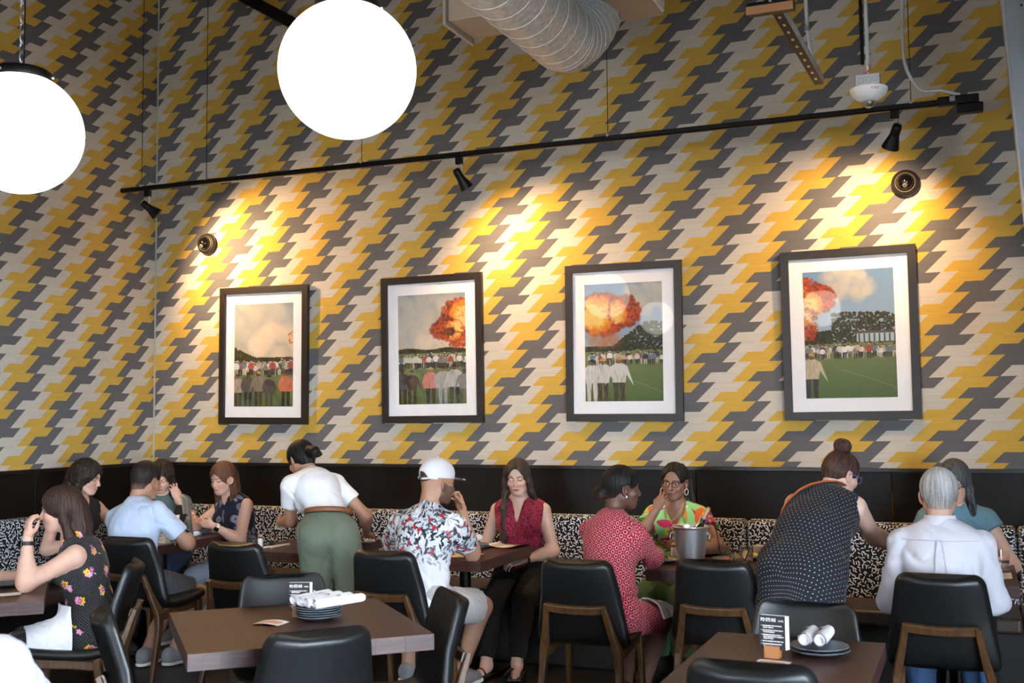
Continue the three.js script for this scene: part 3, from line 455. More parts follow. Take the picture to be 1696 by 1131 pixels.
function meshField(prims, { cell = 0.01, k = 0.02, post = null, pad = 0.012 }) {
  const lo = [1e9, 1e9, 1e9], hi = [-1e9, -1e9, -1e9];
  for (const p of prims) if (!p.sub) for (let i = 0; i < 3; i++) { lo[i] = Math.min(lo[i], p.c[i] - p.r - pad); hi[i] = Math.max(hi[i], p.c[i] + p.r + pad); }
  const B = 6, bs = B * cell, hd = bs * 0.8661, nb = [0, 1, 2].map((i) => Math.ceil((hi[i] - lo[i]) / bs)), W = B + 1;
  const NX = nb[0] * B + 2, NY = nb[1] * B + 2, blocks = [], cells = new Map(), pos = [], nor = [], idx = [];
  for (let bz = 0; bz < nb[2]; bz++) for (let by = 0; by < nb[1]; by++) for (let bx = 0; bx < nb[0]; bx++) {
    const qx = lo[0] + (bx + 0.5) * bs, qy = lo[1] + (by + 0.5) * bs, qz = lo[2] + (bz + 0.5) * bs;
    let dm = 1e3; const near = [];
    for (const p of prims) { const lb = Math.hypot(qx - p.c[0], qy - p.c[1], qz - p.c[2]) - p.r; if (lb > hd * 2.8 + 0.09) continue; const v = p.f(qx, qy, qz); near.push([p, v]); if (!p.sub && v < dm) dm = v; }
    if (dm > hd * 1.5 + k + 0.02) continue;
    const A = []; for (const [p, v] of near) if (p.sub ? v < hd * 1.5 + 0.05 : v < dm + hd * 2.8 + (p.k ?? k) + 0.01) A.push(p);
    let v = evalF(A, qx, qy, qz, k); if (post) v = post(v, qx, qy, qz); if (Math.abs(v) > hd * 1.45 + 0.012) continue;
    const val = new Float32Array(W * W * W); let any = 0;
    for (let z = 0, i = 0; z < W; z++) for (let y = 0; y < W; y++) for (let x = 0; x < W; x++, i++) { const X = lo[0] + (bx * B + x) * cell, Y = lo[1] + (by * B + y) * cell, Z = lo[2] + (bz * B + z) * cell; let d = evalF(A, X, Y, Z, k); if (post) d = post(d, X, Y, Z); val[i] = d; any |= d < 0 ? 1 : 2; }
    if (any !== 3) continue;
    blocks.push([bx, by, bz, val]);
    const e = cell * 0.35, F = (x, y, z) => { const d = evalF(A, x, y, z, k); return post ? post(d, x, y, z) : d; };
    for (let z = 0; z < B; z++) for (let y = 0; y < B; y++) for (let x = 0; x < B; x++) {
      const o = (z * W + y) * W + x; let n = 0, sx = 0, sy = 0, sz = 0;
      const g = [val[o], val[o + 1], val[o + W], val[o + W + 1], val[o + W * W], val[o + W * W + 1], val[o + W * W + W], val[o + W * W + W + 1]];
      let m = 0; for (let c = 0; c < 8; c++) if (g[c] < 0) m |= 1 << c; if (m === 0 || m === 255) continue;
      for (let a = 0; a < 8; a++) for (const ax of [1, 2, 4]) { if (a & ax) continue; const b = a | ax; if ((g[a] < 0) === (g[b] < 0)) continue; const t = g[a] / (g[a] - g[b]); sx += (a & 1) + (ax === 1 ? t : 0); sy += ((a >> 1) & 1) + (ax === 2 ? t : 0); sz += ((a >> 2) & 1) + (ax === 4 ? t : 0); n++; }
      let X = lo[0] + (bx * B + x + sx / n) * cell, Y = lo[1] + (by * B + y + sy / n) * cell, Z = lo[2] + (bz * B + z + sz / n) * cell;
      let gx = F(X + e, Y, Z) - F(X - e, Y, Z), gy = F(X, Y + e, Z) - F(X, Y - e, Z), gz = F(X, Y, Z + e) - F(X, Y, Z - e); const gl = Math.hypot(gx, gy, gz) || 1;
      cells.set(((bz * B + z) * NY + by * B + y) * NX + bx * B + x, pos.length / 3); pos.push(X, Y, Z); nor.push(gx / gl, gy / gl, gz / gl);
    }
  }
  for (const [bx, by, bz, val] of blocks) for (let z = 0; z < B; z++) for (let y = 0; y < B; y++) for (let x = 0; x < B; x++) {
    const o = (z * W + y) * W + x, v = val[o], gx = bx * B + x, gy = by * B + y, gz = bz * B + z, id = (i, j, l) => cells.get(((gz + l) * NY + gy + j) * NX + gx + i);
    const quad = (a, b, c, d, flip) => { if (a === undefined || b === undefined || c === undefined || d === undefined) return; if (flip) idx.push(a, c, b, a, d, c); else idx.push(a, b, c, a, c, d); };
    if ((v < 0) !== (val[o + 1] < 0)) quad(id(0, -1, -1), id(0, 0, -1), id(0, 0, 0), id(0, -1, 0), v >= 0);
    if ((v < 0) !== (val[o + W] < 0)) quad(id(-1, 0, -1), id(-1, 0, 0), id(0, 0, 0), id(0, 0, -1), v >= 0);
    if ((v < 0) !== (val[o + W * W] < 0)) quad(id(-1, -1, 0), id(0, -1, 0), id(0, 0, 0), id(-1, 0, 0), v >= 0);
  }
  return { pos, nor, idx };
}
function geoOf(m, color) {                         // plain or vertex-coloured geometry
  const g = new THREE.BufferGeometry(); g.setAttribute('position', new THREE.Float32BufferAttribute(m.pos, 3)); g.setAttribute('normal', new THREE.Float32BufferAttribute(m.nor, 3)); g.setIndex(m.idx);
  if (color) { const c = new Float32Array(m.pos.length); for (let i = 0; i < m.pos.length; i += 3) { const q = color(m.pos[i], m.pos[i + 1], m.pos[i + 2]); c[i] = q[0]; c[i + 1] = q[1]; c[i + 2] = q[2]; } g.setAttribute('color', new THREE.BufferAttribute(c, 3)); }
  return g;
}
// cloth texture coordinates in metres: each triangle is unrolled around its nearest limb
function geoUV(m, regions) {                       // regions: [{a, b, r, ref}] axis a->b, ref = direction opposite the seam
  const R = regions.map((q) => { const ax = q.b.clone().sub(q.a), len = ax.length(); ax.normalize(); const f = q.ref.clone().addScaledVector(ax, -ax.dot(q.ref)).normalize(); return { ...q, ax, len, f, s: V().crossVectors(ax, f) }; });
  const P = m.pos, N = m.nor, pos = [], nor = [], uv = [], idx = [], seen = new Map(), p = V(), d = V();
  for (let t = 0; t < m.idx.length; t += 3) {
    const I = [m.idx[t], m.idx[t + 1], m.idx[t + 2]]; p.set(0, 0, 0); for (const i of I) p.add(V(P[3 * i], P[3 * i + 1], P[3 * i + 2])); p.divideScalar(3);
    let best = 0, bd = 1e9; R.forEach((q, j) => { d.copy(p).sub(q.a); const h = Math.max(0, Math.min(q.len, d.dot(q.ax))); const e = d.addScaledVector(q.ax, -h).length() - q.r; if (e < bd) { bd = e; best = j; } });
    const q = R[best], ang = (v) => Math.atan2(v.dot(q.s), v.dot(q.f)); d.copy(p).sub(q.a); const a0 = ang(d);
    for (const i of I) {
      d.set(P[3 * i], P[3 * i + 1], P[3 * i + 2]).sub(q.a); let a = ang(d), w = 0; if (a - a0 > PI) { a -= 2 * PI; w = 1; } else if (a0 - a > PI) { a += 2 * PI; w = 2; }
      const key = i * 24 + best * 3 + w; let o = seen.get(key); if (o === undefined) { o = pos.length / 3; seen.set(key, o); pos.push(P[3 * i], P[3 * i + 1], P[3 * i + 2]); nor.push(N[3 * i], N[3 * i + 1], N[3 * i + 2]); uv.push(a * q.r * 1.06, d.dot(q.ax) + (q.v0 ?? 0)); } idx.push(o);
    }
  }
  const g = new THREE.BufferGeometry(); g.setAttribute('position', new THREE.Float32BufferAttribute(pos, 3)); g.setAttribute('normal', new THREE.Float32BufferAttribute(nor, 3)); g.setAttribute('uv', new THREE.Float32BufferAttribute(uv, 2)); g.setIndex(idx); return g;
}
// ---------------------------------------------------------------- heads and hands in their own small grids (head: eyes at y 0, face to +z)
function headMesh(o) {
  const fine = o.face ? 0.0028 : 0.005, w = o.male ? 1.05 : 1, P = [];
  P.push(ell(V(0, 0.028, -0.012), 0.0745 * w, 0.088, 0.096));
  P.push(ell(V(0, -0.045, 0.030), 0.054 * w, 0.068, 0.060, WORLD, { k: 0.03 }));
  P.push(cap(V(0, -0.094, 0.064), V(0, -0.094, 0.058), o.male ? 0.019 : 0.015, 0.018, { k: 0.025 }));
  for (const s of [-1, 1]) {
    P.push(cap(V(s * 0.052 * w, -0.055, -0.005), V(s * 0.022, -0.096, 0.052), o.male ? 0.018 : 0.014, 0.016, { k: 0.03 }));
    P.push(ell(V(s * 0.036, -0.032, 0.056), 0.026, 0.022, 0.026, WORLD, { k: 0.02 }));
    P.push(cap(V(s * 0.014, 0.019, 0.0805), V(s * 0.046, 0.018, 0.066), 0.010, 0.008, { k: 0.014 }));
  }
  P.push(cap(V(0, 0.012, 0.081), V(0, -0.030, 0.1015), 0.0075, 0.0095, { k: 0.012 }));
  P.push(ell(V(0, -0.037, 0.1015), 0.0105, 0.009, 0.0105, WORLD, { k: 0.008 }));
  for (const s of [-1, 1]) P.push(ell(V(s * 0.0105, -0.041, 0.094), 0.0075, 0.007, 0.009, WORLD, { k: 0.006 }));
  for (const s of [-1, 1]) P.push(ell(V(s * 0.031, -0.002, 0.0905), 0.0175, 0.0115, 0.012, WORLD, { sub: true, k: 0.012 }));
  for (const s of [-1, 1]) P.push(ell(V(s * 0.0305, -0.0015, 0.0715), 0.0148, 0.0132, 0.0132, WORLD, { k: 0.003 }));
  P.push(cap(V(-0.015, -0.0655, 0.0825), V(0, -0.0635, 0.0885), 0.0045, 0.0056, { k: 0.006 })); P.push(cap(V(0.015, -0.0655, 0.0825), V(0, -0.0635, 0.0885), 0.0045, 0.0056, { k: 0.006 }));
  P.push(cap(V(-0.013, -0.0745, 0.0815), V(0.013, -0.0745, 0.0815), 0.0055, 0.0055, { k: 0.006 })); P.push(ell(V(0, -0.0750, 0.0845), 0.013, 0.0058, 0.0065, WORLD, { k: 0.005 }));
  for (const s of [-1, 1]) {
    const eb = { L: V(Math.cos(0.35), 0, s * 0.34).normalize(), U: V(0, 1, -0.18).normalize(), F: V() }; eb.F.crossVectors(eb.L, eb.U);
    P.push(ell(V(s * 0.0795 * w, -0.012, -0.012), 0.0085, 0.031, 0.0185, eb, { k: 0.006 })); P.push(ell(V(s * 0.088 * w, -0.008, -0.009), 0.0075, 0.019, 0.0105, eb, { sub: true, k: 0.005 }));
    P.push(ell(V(s * 0.077 * w, -0.037, -0.004), 0.006, 0.009, 0.008, eb, { k: 0.006 }));
  }
  P.push(cap(V(0, -0.03, -0.035), V(0, -0.145, -0.052), 0.054 * w * (o.neck ?? 1), 0.052 * w * (o.neck ?? 1), { k: 0.03 }));
  const m = meshField(P, { cell: fine, k: 0.012 });
  const S = o.skin, lip = o.lip ?? [S[0] * 0.86, S[1] * 0.55, S[2] * 0.55], brow = o.brow ?? [0.03, 0.02, 0.015];
  return geoOf(m, (x, y, z) => {
    let c = [...S]; const mix = (b, t) => { c = c.map((v, i) => v + (b[i] - v) * Math.max(0, Math.min(1, t))); }, ax = Math.abs(x);
    const t = 0.06 * N3(x * 60, y * 60, z * 60); c = c.map((v) => v * (1 + t));
    if (z > 0.02) mix([S[0] * 1.0, S[1] * 0.78, S[2] * 0.74], 0.55 * Math.exp(-((ax - 0.04) ** 2 + (y + 0.036) ** 2) / 0.0006) + 0.4 * Math.exp(-(x * x + (y + 0.037) ** 2) / 0.00018));
    if (ax > 0.07 && z < 0.01 && z > -0.05) mix([S[0], S[1] * 0.75, S[2] * 0.7], 0.5);
    if (o.beard && y < -0.035 + 0.02 * Math.max(0, (ax - 0.03) / 0.03) && z > -0.02 && y > -0.125) { const mouth = (x / 0.022) ** 2 + ((y + 0.07) / 0.011) ** 2; mix(o.beard, mouth > 1 ? 0.75 : 0); }
    if (z > 0.06) {
      const l = 1 - (x / 0.024) ** 2 - ((y + 0.0695) / (0.0095 - ax * 0.12)) ** 2; mix(lip, l * 4); if (l > 0 && Math.abs(y + 0.0692 + ax * 0.02) < 0.0013) mix(lip.map((v) => v * 0.35), 0.8);
      for (const s of [-1, 1]) if (Math.abs(x - s * 0.003 - 0) < 0.1 && Math.hypot(x - s * 0.0085, y + 0.046) < 0.0032 && z > 0.085) mix(S.map((v) => v * 0.25), 0.8);
    }
    if (z > 0.045) for (const s of [-1, 1]) {
      const dx = x - s * 0.031, dy = y + 0.002, b = 0.0215 - 0.0025 * ((dx * s - 0.004) / 0.018) ** 2 * 2;
      if (Math.abs(dx + s * -0.002) < 0.0215 && Math.abs(y - b) < 0.0036 - Math.max(0, dx * s) * 0.07) mix(brow, 0.82);
      const open = o.eyes ?? 1, q = (dx / 0.0150) ** 2 + (dy / (0.0072 * Math.max(0.2, open))) ** 2;
      if (open > 0.3) { if (q < 1) { c = [0.62, 0.60, 0.57]; const r = Math.hypot(dx - (o.gaze ?? 0), dy - 0.0005); if (r < 0.0064) c = o.iris ?? [0.045, 0.025, 0.015]; if (r < 0.003) c = [0.005, 0.005, 0.005]; } if (q >= 0.8 && q < 1.7 && dy > -0.002) mix([0.02, 0.013, 0.01], 0.9); else if (q >= 1 && q < 1.5) mix([0.15, 0.08, 0.06], 0.5); }
      else { if (Math.abs(dy + 0.0052 + 1.2 * 0.004 * (1 - (dx / 0.015) ** 2) - 0.004) < 0.0021 && Math.abs(dx) < 0.0155) mix([0.02, 0.013, 0.01], 0.9); else if (q < 14 && dy > -0.006) mix([S[0] * 0.85, S[1] * 0.74, S[2] * 0.72], 0.35); }
    }
    return c;
  });
}
// hand: wrist at origin, fingers along +y, palm facing +z, thumb towards +x (right hand); curl 0 flat .. 1 fist
function handMesh(o) {
  const P = [], c = o.curl ?? 0.35, F = [[0.026, 0.088, 0.070, 0.0086], [0.0085, 0.093, 0.078, 0.0088], [-0.009, 0.090, 0.072, 0.0084], [-0.0255, 0.080, 0.057, 0.0076]], S = o.left ? -1 : 1;
  P.push(cap(V(0, -0.03, 0), V(0, 0.01, 0), 0.0265, 0.025)); P.push(ell(V(0, 0.045, 0.002), 0.036, 0.046, 0.0155, WORLD, { k: 0.02 }));
  F.forEach(([x, y, L, r], i) => {
    x *= S; P.push(cap(V(x * 0.6, 0.015, 0), V(x, y, -0.001), 0.013, r + 0.0018, { k: 0.010 }));
    let a = c * (0.7 + (o.fan ? i * 0.12 : 0.06 * i)) * 1.1 + 0.08, p = V(x, y, -0.001); const sp = x * (o.spread ?? 0.9);
    for (const [f, w] of [[0.46, 1], [0.30, 1.15], [0.24, 0.7]]) { const q = p.clone().add(V(sp * f * Math.cos(a), Math.cos(a) * L * f, Math.sin(a) * L * f)); P.push(cap(p, q, r, r * 0.88, { k: 0.005 })); p = q; r *= 0.9; a += c * w * 1.15; }
  });
  const t0 = V(S * 0.022, 0.012, 0.006), t1 = V(S * (0.046), 0.042, 0.016 + c * 0.008), t2 = V(S * (0.052 - c * 0.012), 0.070, 0.024 + c * 0.018), t3 = V(S * (0.050 - c * 0.026), 0.093, 0.029 + c * 0.026);
  P.push(cap(t0, t1, 0.0155, 0.0125, { k: 0.014 })); P.push(cap(t1, t2, 0.0108, 0.0095, { k: 0.005 })); P.push(cap(t2, t3, 0.0094, 0.0078, { k: 0.004 }));
  const K = o.skin;
  return geoOf(meshField(P, { cell: 0.0042, k: 0.006 }), (x, y, z) => { const n = y > 0.09 || Math.abs(x) > 0.045 ? 0.9 : 1, t = 1 + 0.07 * N3(x * 80, y * 80, z * 80); return [K[0] * t, K[1] * t * n, K[2] * t * n]; });
}
const basisM = (X, Y, Z, P) => new THREE.Matrix4().makeBasis(X, Y, Z).setPosition(P);
const toward = (from, to, len) => from.clone().addScaledVector(to.clone().sub(from).normalize(), len);
const v3 = (a) => V(...a);
const SKIN = { fair: [0.60, 0.36, 0.27], pale: [0.66, 0.43, 0.34], tan: [0.42, 0.225, 0.145], dark: [0.115, 0.052, 0.034], brown: [0.27, 0.135, 0.085] };
M.skin = phys({ vertexColors: true, roughness: 0.52, sheen: 0.15, sheenRoughness: 0.5, sheenColor: new THREE.Color().setRGB(1, 0.8, 0.7) });
M.hair = phys({ vertexColors: true, roughness: 0.55, specularIntensity: 0.45 });
// ---------------------------------------------------------------- a person
class Person {
  constructor(o) {
    this.o = o; const s = this.s = o.s ?? 1, w = this.w = o.w ?? 1, male = o.male, yaw = o.yaw;
    const F0 = V(Math.sin(yaw), 0, Math.cos(yaw)), L = V(Math.cos(yaw), 0, -Math.sin(yaw)), Y = V(0, 1, 0), lean = o.lean ?? 0, lean2 = o.lean2 ?? lean;
    const mk = (ln, side, tw) => { const f0 = F0.clone().applyAxisAngle(Y, tw), l0 = L.clone().applyAxisAngle(Y, tw); const U = V(0, Math.cos(ln), 0).addScaledVector(f0, Math.sin(ln)).addScaledVector(l0, side).normalize(); const Fw = f0.addScaledVector(U, -U.dot(f0)).normalize(); return { U, F: Fw, L: V().crossVectors(U, Fw) }; };
    this.hip = v3(o.hip); this.pel = mk(lean * 0.35, (o.side ?? 0) * 0.4, 0); this.mid = mk(lean, o.side ?? 0, (o.twist ?? 0) * 0.5); this.ch = mk(lean2, o.side ?? 0, o.twist ?? 0);
    const shW = (male ? 0.178 : 0.158) * s * (0.6 + 0.4 * w);
    this.waist = this.hip.clone().addScaledVector(this.mid.U, 0.20 * s); this.ribs = this.waist.clone().addScaledVector(this.ch.U, 0.155 * s);
    this.neck = this.waist.clone().addScaledVector(this.ch.U, 0.335 * s); const sy = this.waist.clone().addScaledVector(this.ch.U, 0.246 * s);
    this.sh = { l: sy.clone().addScaledVector(this.ch.L, shW).addScaledVector(this.ch.U, o.shrugL ?? 0), r: sy.clone().addScaledVector(this.ch.L, -shW).addScaledVector(this.ch.U, o.shrugR ?? 0) };
    const hd = { yaw: yaw + (o.twist ?? 0), pitch: 0, roll: 0, ...o.head };
    this.hq = new THREE.Quaternion().setFromEuler(new THREE.Euler(hd.pitch, hd.yaw, hd.roll, 'YXZ'));
    const nd = this.ch.U.clone().add(V(0, 0.8, 0)).addScaledVector(this.ch.F, 0.25).normalize(); this.hs = (male ? 1.03 : 0.98) * (0.5 + 0.5 * s) * (o.headScale ?? 1);
    this.skull = this.neck.clone().addScaledVector(nd, (o.neckLen ?? 0.072) * s);
    this.headP = this.skull.clone().sub(V(0, -0.085, -0.04).multiplyScalar(this.hs).applyQuaternion(this.hq));
    this.ua = 0.285 * s * (male ? 1.03 : 1); this.fa = 0.245 * s * (male ? 1.03 : 1); this.th = 0.42 * s; this.shn = 0.415 * s;
    this.arm = {}; this.leg = {};
    for (const k of ['l', 'r']) {
      const sg = k === 'l' ? 1 : -1, a = o.arms?.[k] ?? {}, e = a.e ? toward(this.sh[k], v3(a.e), this.ua) : this.sh[k].clone().addScaledVector(Y, -this.ua), h = a.h ? toward(e, v3(a.h), this.fa) : e.clone().addScaledVector(F0, this.fa);
      this.arm[k] = { s: this.sh[k], e, h, ...a, e_: 0 }; this.arm[k].e = e; this.arm[k].h = h;
      const g = o.legs?.[k] ?? {}, hj = this.hip.clone().addScaledVector(this.pel.L, sg * 0.088 * s * (0.5 + 0.5 * w)), want = g.a ? v3(g.a) : g.k ? v3(g.k).addScaledVector(F0, -0.03).setY(0.08) : o.stand ? hj.clone().addScaledVector(F0, -0.02).setY(0.08) : hj.clone().addScaledVector(F0, this.th * 0.98).addScaledVector(L, sg * 0.05).setY(0.08);
      const pole = (g.k ? v3(g.k).sub(hj) : F0.clone().add(V(0, o.stand ? 0 : 0.8, 0))), ax = want.clone().sub(hj), D = Math.min(ax.length(), (this.th + this.shn) * 0.999); ax.normalize(); pole.addScaledVector(ax, -pole.dot(ax)).normalize();
      const ca = Math.max(-1, Math.min(1, (this.th ** 2 + D * D - this.shn ** 2) / (2 * this.th * D))), kn = hj.clone().addScaledVector(ax, this.th * ca).addScaledVector(pole, this.th * Math.sqrt(1 - ca * ca)), an = hj.clone().addScaledVector(ax, D);
      if (an.y < 0.075) an.y = 0.075; const ff = g.f ? v3(g.f).normalize() : F0.clone().addScaledVector(L, sg * 0.15).normalize();
      this.leg[k] = { h: hj, k: kn, a: an, f: ff };
    }
    this.root = thing('person', o.label, 'person', [this.hip.x, 0, this.hip.z], 0, o.group); this.base = V(this.hip.x, 0, this.hip.z);
    this.skin = SKIN[o.skin ?? 'fair'];
  }
  at(g) { return g.translate(-this.base.x, 0, -this.base.z); }
  add(name, geo, mat, label, parent = this.root) { return part(name, this.at(geo), mat, parent, label); }
  torso(g = 0, opt = {}) {                         // trunk pieces, grown by g
    const { s, w, hip, pel, mid, ch, waist, ribs } = this, m = this.o.male, b = this.o.belly ?? 0, P = [], E = (c, rx, ry, rz, B, o) => P.push(ell(c, rx * s + g, ry * s + g, rz * s + g, B, { k: 0.05, ...o }));
    E(hip.clone().addScaledVector(pel.U, 0.03 * s), (m ? 0.155 : 0.168) * w, 0.12, 0.112 * w, pel);
    for (const q of [-1, 1]) E(hip.clone().addScaledVector(pel.F, -0.05 * s * w).addScaledVector(pel.L, q * 0.07 * s * w).addScaledVector(pel.U, -0.015), 0.088 * w, 0.095, 0.085 * w, pel);
    E(waist.clone().addScaledVector(mid.F, 0.012 + b * 0.5).addScaledVector(mid.U, -0.03 * s), (m ? 0.145 : 0.128) * w + b * 0.5, 0.14, (m ? 0.108 : 0.098) * w + b, mid);
    E(ribs, (m ? 0.162 : 0.142) * w, 0.17, (m ? 0.118 : 0.104) * (0.4 + 0.6 * w), ch); E(ribs.clone().addScaledVector(ch.U, 0.05 * s).addScaledVector(ch.F, -0.025), (m ? 0.15 : 0.125) * (0.5 + 0.5 * w), 0.13, 0.085, ch);
    if (!m) for (const q of [-1, 1]) E(ribs.clone().addScaledVector(ch.U, 0.015).addScaledVector(ch.F, 0.078 * s + (this.o.bust ?? 0)).addScaledVector(ch.L, q * 0.068 * s * w), 0.066 * (0.4 + 0.6 * w), 0.068, 0.062, ch, { k: 0.04 });
    else for (const q of [-1, 1]) E(ribs.clone().addScaledVector(ch.U, 0.05).addScaledVector(ch.F, 0.06).addScaledVector(ch.L, q * 0.07), 0.085, 0.07, 0.055, ch);
    const sr = (m ? 0.050 : 0.042) * s, sl = this.sh.l, srr = this.sh.r, yoke = opt.yoke ?? 1;
    P.push(cap(sl.clone().lerp(srr, (1 - yoke) / 2), srr.clone().lerp(sl, (1 - yoke) / 2), sr + g, sr + g, { k: 0.05 }));
    for (const k of ['l', 'r']) P.push(cap(this.neck.clone().addScaledVector(ch.U, -0.01), this.sh[k].clone().lerp(this.neck, 0.22).addScaledVector(ch.U, -0.004), 0.045 * s + g * 0.8, 0.034 * s + g * 0.8, { k: 0.055 }));
    return P;
  }
  armP(k, g = 0, to = 2, cut = false) {            // to: 0..1 along the upper arm, 1..2 along the forearm
    const a = this.arm[k], s = this.s, f = (this.o.male ? 1.08 : 1) * (0.45 + 0.55 * this.w), P = [], L = (p, q, t) => p.clone().lerp(q, t);
    const t1 = Math.min(1, to); P.push(cap(a.s, L(a.s, a.e, t1), 0.0485 * s * f + g * 0.6, (0.0485 - 0.009 * t1) * s * f + g, { k: 0.03, cut: cut && to <= 1 }));
    if (to > 1) { const t = to - 1; P.push(cap(a.e, L(a.e, a.h, t), 0.0405 * s * f + g, (0.0405 - 0.0135 * t) * s * f + g * (1 - 0.3 * t), { k: 0.025, cut })); if (t > 0.3) P.push(cap(L(a.e, a.h, 0.12), L(a.e, a.h, Math.min(t, 0.4)), 0.043 * s * f + g, 0.037 * s * f + g, { k: 0.03 })); }
    return P;
  }
  legP(k, g = 0, to = 2, cut = false, flare = 0) {
    const a = this.leg[k], s = this.s, f = 0.35 + 0.65 * this.w, P = [], L = (p, q, t) => p.clone().lerp(q, t), t1 = Math.min(1, to), back = a.f.clone().multiplyScalar(-0.018);
    P.push(cap(a.h, L(a.h, a.k, t1), 0.088 * s * f + g, (0.088 - 0.031 * t1) * s * f + g + flare * t1, { k: 0.05, cut: cut && to <= 1 }));
    if (to > 1) { const t = to - 1; P.push(cap(a.k, L(a.k, a.a, t), 0.056 * s * f + g + flare, (0.056 - 0.019 * t) * s * f + g + flare, { k: 0.03, cut })); if (t > 0.3) P.push(cap(L(a.k, a.a, 0.15).add(back), L(a.k, a.a, Math.min(t, 0.5)).add(back), 0.049 * s * f + g, 0.042 * s * f + g, { k: 0.03 })); }
    return P;
  }
  body() {
    const P = [...this.torso(), ...this.armP('l'), ...this.armP('r')]; P.push(cap(this.neck.clone().addScaledVector(this.ch.U, -0.05), this.skull, 0.056 * this.s, 0.047 * this.s * (this.o.male ? 1.12 : 0.95), { k: 0.035 }));
    for (const k of ['l', 'r']) {
      P.push(...this.legP(k)); const a = this.leg[k], t = a.a.clone().addScaledVector(a.f, 0.10 * this.s); t.y = Math.max(0.03, a.a.y - 0.055);
      P.push(cap(a.a.clone().addScaledVector(a.f, -0.02).add(V(0, -0.03, 0)), t, 0.035, 0.024, { k: 0.03 })); P.push(cap(t, t.clone().addScaledVector(a.f, 0.055).add(V(0, -0.006, 0)), 0.026, 0.018, { k: 0.02 }));
    }
    const K = this.skin, tint = (x, y, z) => { const t = 1 + 0.06 * N3(x * 25, y * 25, z * 25) + 0.03 * N3(x * 90, y * 90, z * 90); return [K[0] * t, K[1] * t, K[2] * t]; };
    const G = [geoOf(meshField(P, { cell: 0.013, k: 0.03 }), tint)];
    const H = headMesh({ ...this.o.look, male: this.o.male, skin: K }); H.applyMatrix4(new THREE.Matrix4().compose(this.headP, this.hq, V(1, 1, 1).multiplyScalar(this.hs))); G.push(H);
    for (const k of ['l', 'r']) {
      const a = this.arm[k]; if (a.skip) continue; const fd = a.h.clone().sub(a.e).normalize(), Yd = a.dir ? v3(a.dir).normalize().lerp(fd, 0.25).normalize() : fd.clone(), pn = v3(a.palm ?? [0, -1, 0]); pn.addScaledVector(Yd, -pn.dot(Yd)); if (pn.length() < 0.05) pn.set(0.3, 0.2, 1).addScaledVector(Yd, -Yd.dot(V(0.3, 0.2, 1))); pn.normalize();
      const X = V().crossVectors(Yd, pn), h = handMesh({ curl: a.curl, spread: a.spread, left: k === 'l', skin: K }); const sc = 0.93 * this.s * (this.o.male ? 1.04 : 0.96);
      a.M = basisM(X, Yd, pn, a.h.clone().addScaledVector(fd, 0.008)); h.applyMatrix4(a.M.clone().scale(V(sc, sc, sc))); G.push(h);
    }
    this.add('body', mergeGeometries(G), M.skin); return this;
  }
  // cloth helpers ------------------------------------------------------------
  fold(amp = 0.004, f = 16) { const sh = (this.hip.x * 7.3) % 5; return (x, y, z) => { const w = 0.5 * N3(x * f * 0.4 + sh, y * f * 0.4, z * f * 0.4), r = 1 - 2 * Math.abs(N3(x * f + w + sh, y * f * 0.42 + w * 2, z * f + w)), q = 1 - 2 * Math.abs(N3((x + y * 0.6) * f * 1.3, y * f * 1.1 + sh, (z - y * 0.5) * f * 1.3)); return amp * (0.75 * r * r * Math.sign(r) + 0.45 * q + 0.25 * N3(x * f * 2.6, y * f * 1.6, z * f * 2.6) - 0.25); }; }
  top(name, mat, o = {}) {
    const g = o.g ?? 0.012, sl = o.sleeve ?? 0, hem = o.hem ?? 0.08, { hip, pel, ch, neck } = this, fold = this.fold(o.amp ?? 0.004, o.freq ?? 16), P = this.torso(g, { yoke: sl > 0 ? 1 : (o.yoke ?? 0.86) });
    if (o.loose) P.push(cap(hip.clone().addScaledVector(pel.U, -hem + 0.02), this.waist.clone().addScaledVector(this.mid.F, 0.01), (0.15 + o.loose) * this.s * this.w, (0.12 + o.loose * 0.6) * this.s * this.w, { k: 0.08 }));
    if (o.thighs) for (const k of ['l', 'r']) P.push(...this.legP(k, g + 0.004, o.thighs, true)); if (o.thighs) { const a = this.leg; P.push(cap(a.l.h.clone().lerp(a.r.h, 0.5), a.l.k.clone().lerp(a.r.k, 0.5).lerp(a.l.h.clone().lerp(a.r.h, 0.5), 1 - o.thighs), 0.08 * this.s + g, 0.05 * this.s + g, { k: 0.06, cut: true })); }
    const sg = o.sg ?? 0.014, sleeveTo = { l: o.sleeveL ?? sl, r: o.sleeveR ?? sl }; for (const k of ['l', 'r']) if (sleeveTo[k] > 0) P.push(...this.armP(k, sg, sleeveTo[k], true));
    const U = pel.U, hx = hip.x, hy = hip.y, hz = hip.z, n0 = neck.clone().addScaledVector(ch.U, 0.030).addScaledVector(ch.F, 0.012), n1 = this.skull.clone().addScaledVector(ch.U, 0.1);
    const holes = [cap(n0, n1, o.neckR ?? 0.060, 0.09)]; if (o.vneck) holes.push(cap(n0.clone().addScaledVector(ch.F, 0.06), neck.clone().addScaledVector(ch.F, 0.125).addScaledVector(ch.U, -o.vneck), o.vw ?? 0.05, 0.006)); if (o.scoop) holes.push(cap(n0.clone().addScaledVector(ch.F, 0.05), neck.clone().addScaledVector(ch.F, 0.12).addScaledVector(ch.U, -o.scoop), 0.075, 0.05));
    const cuts = []; if (!(sleeveTo.l > 0) && !(sleeveTo.r > 0)) for (const k of ['l', 'r']) { const q = k === 'l' ? 1 : -1; cuts.push([this.sh[k].clone().addScaledVector(ch.L, q * (o.armhole ?? 0.006)), ch.L.clone().multiplyScalar(q).addScaledVector(ch.U, 0.05).normalize()]); }
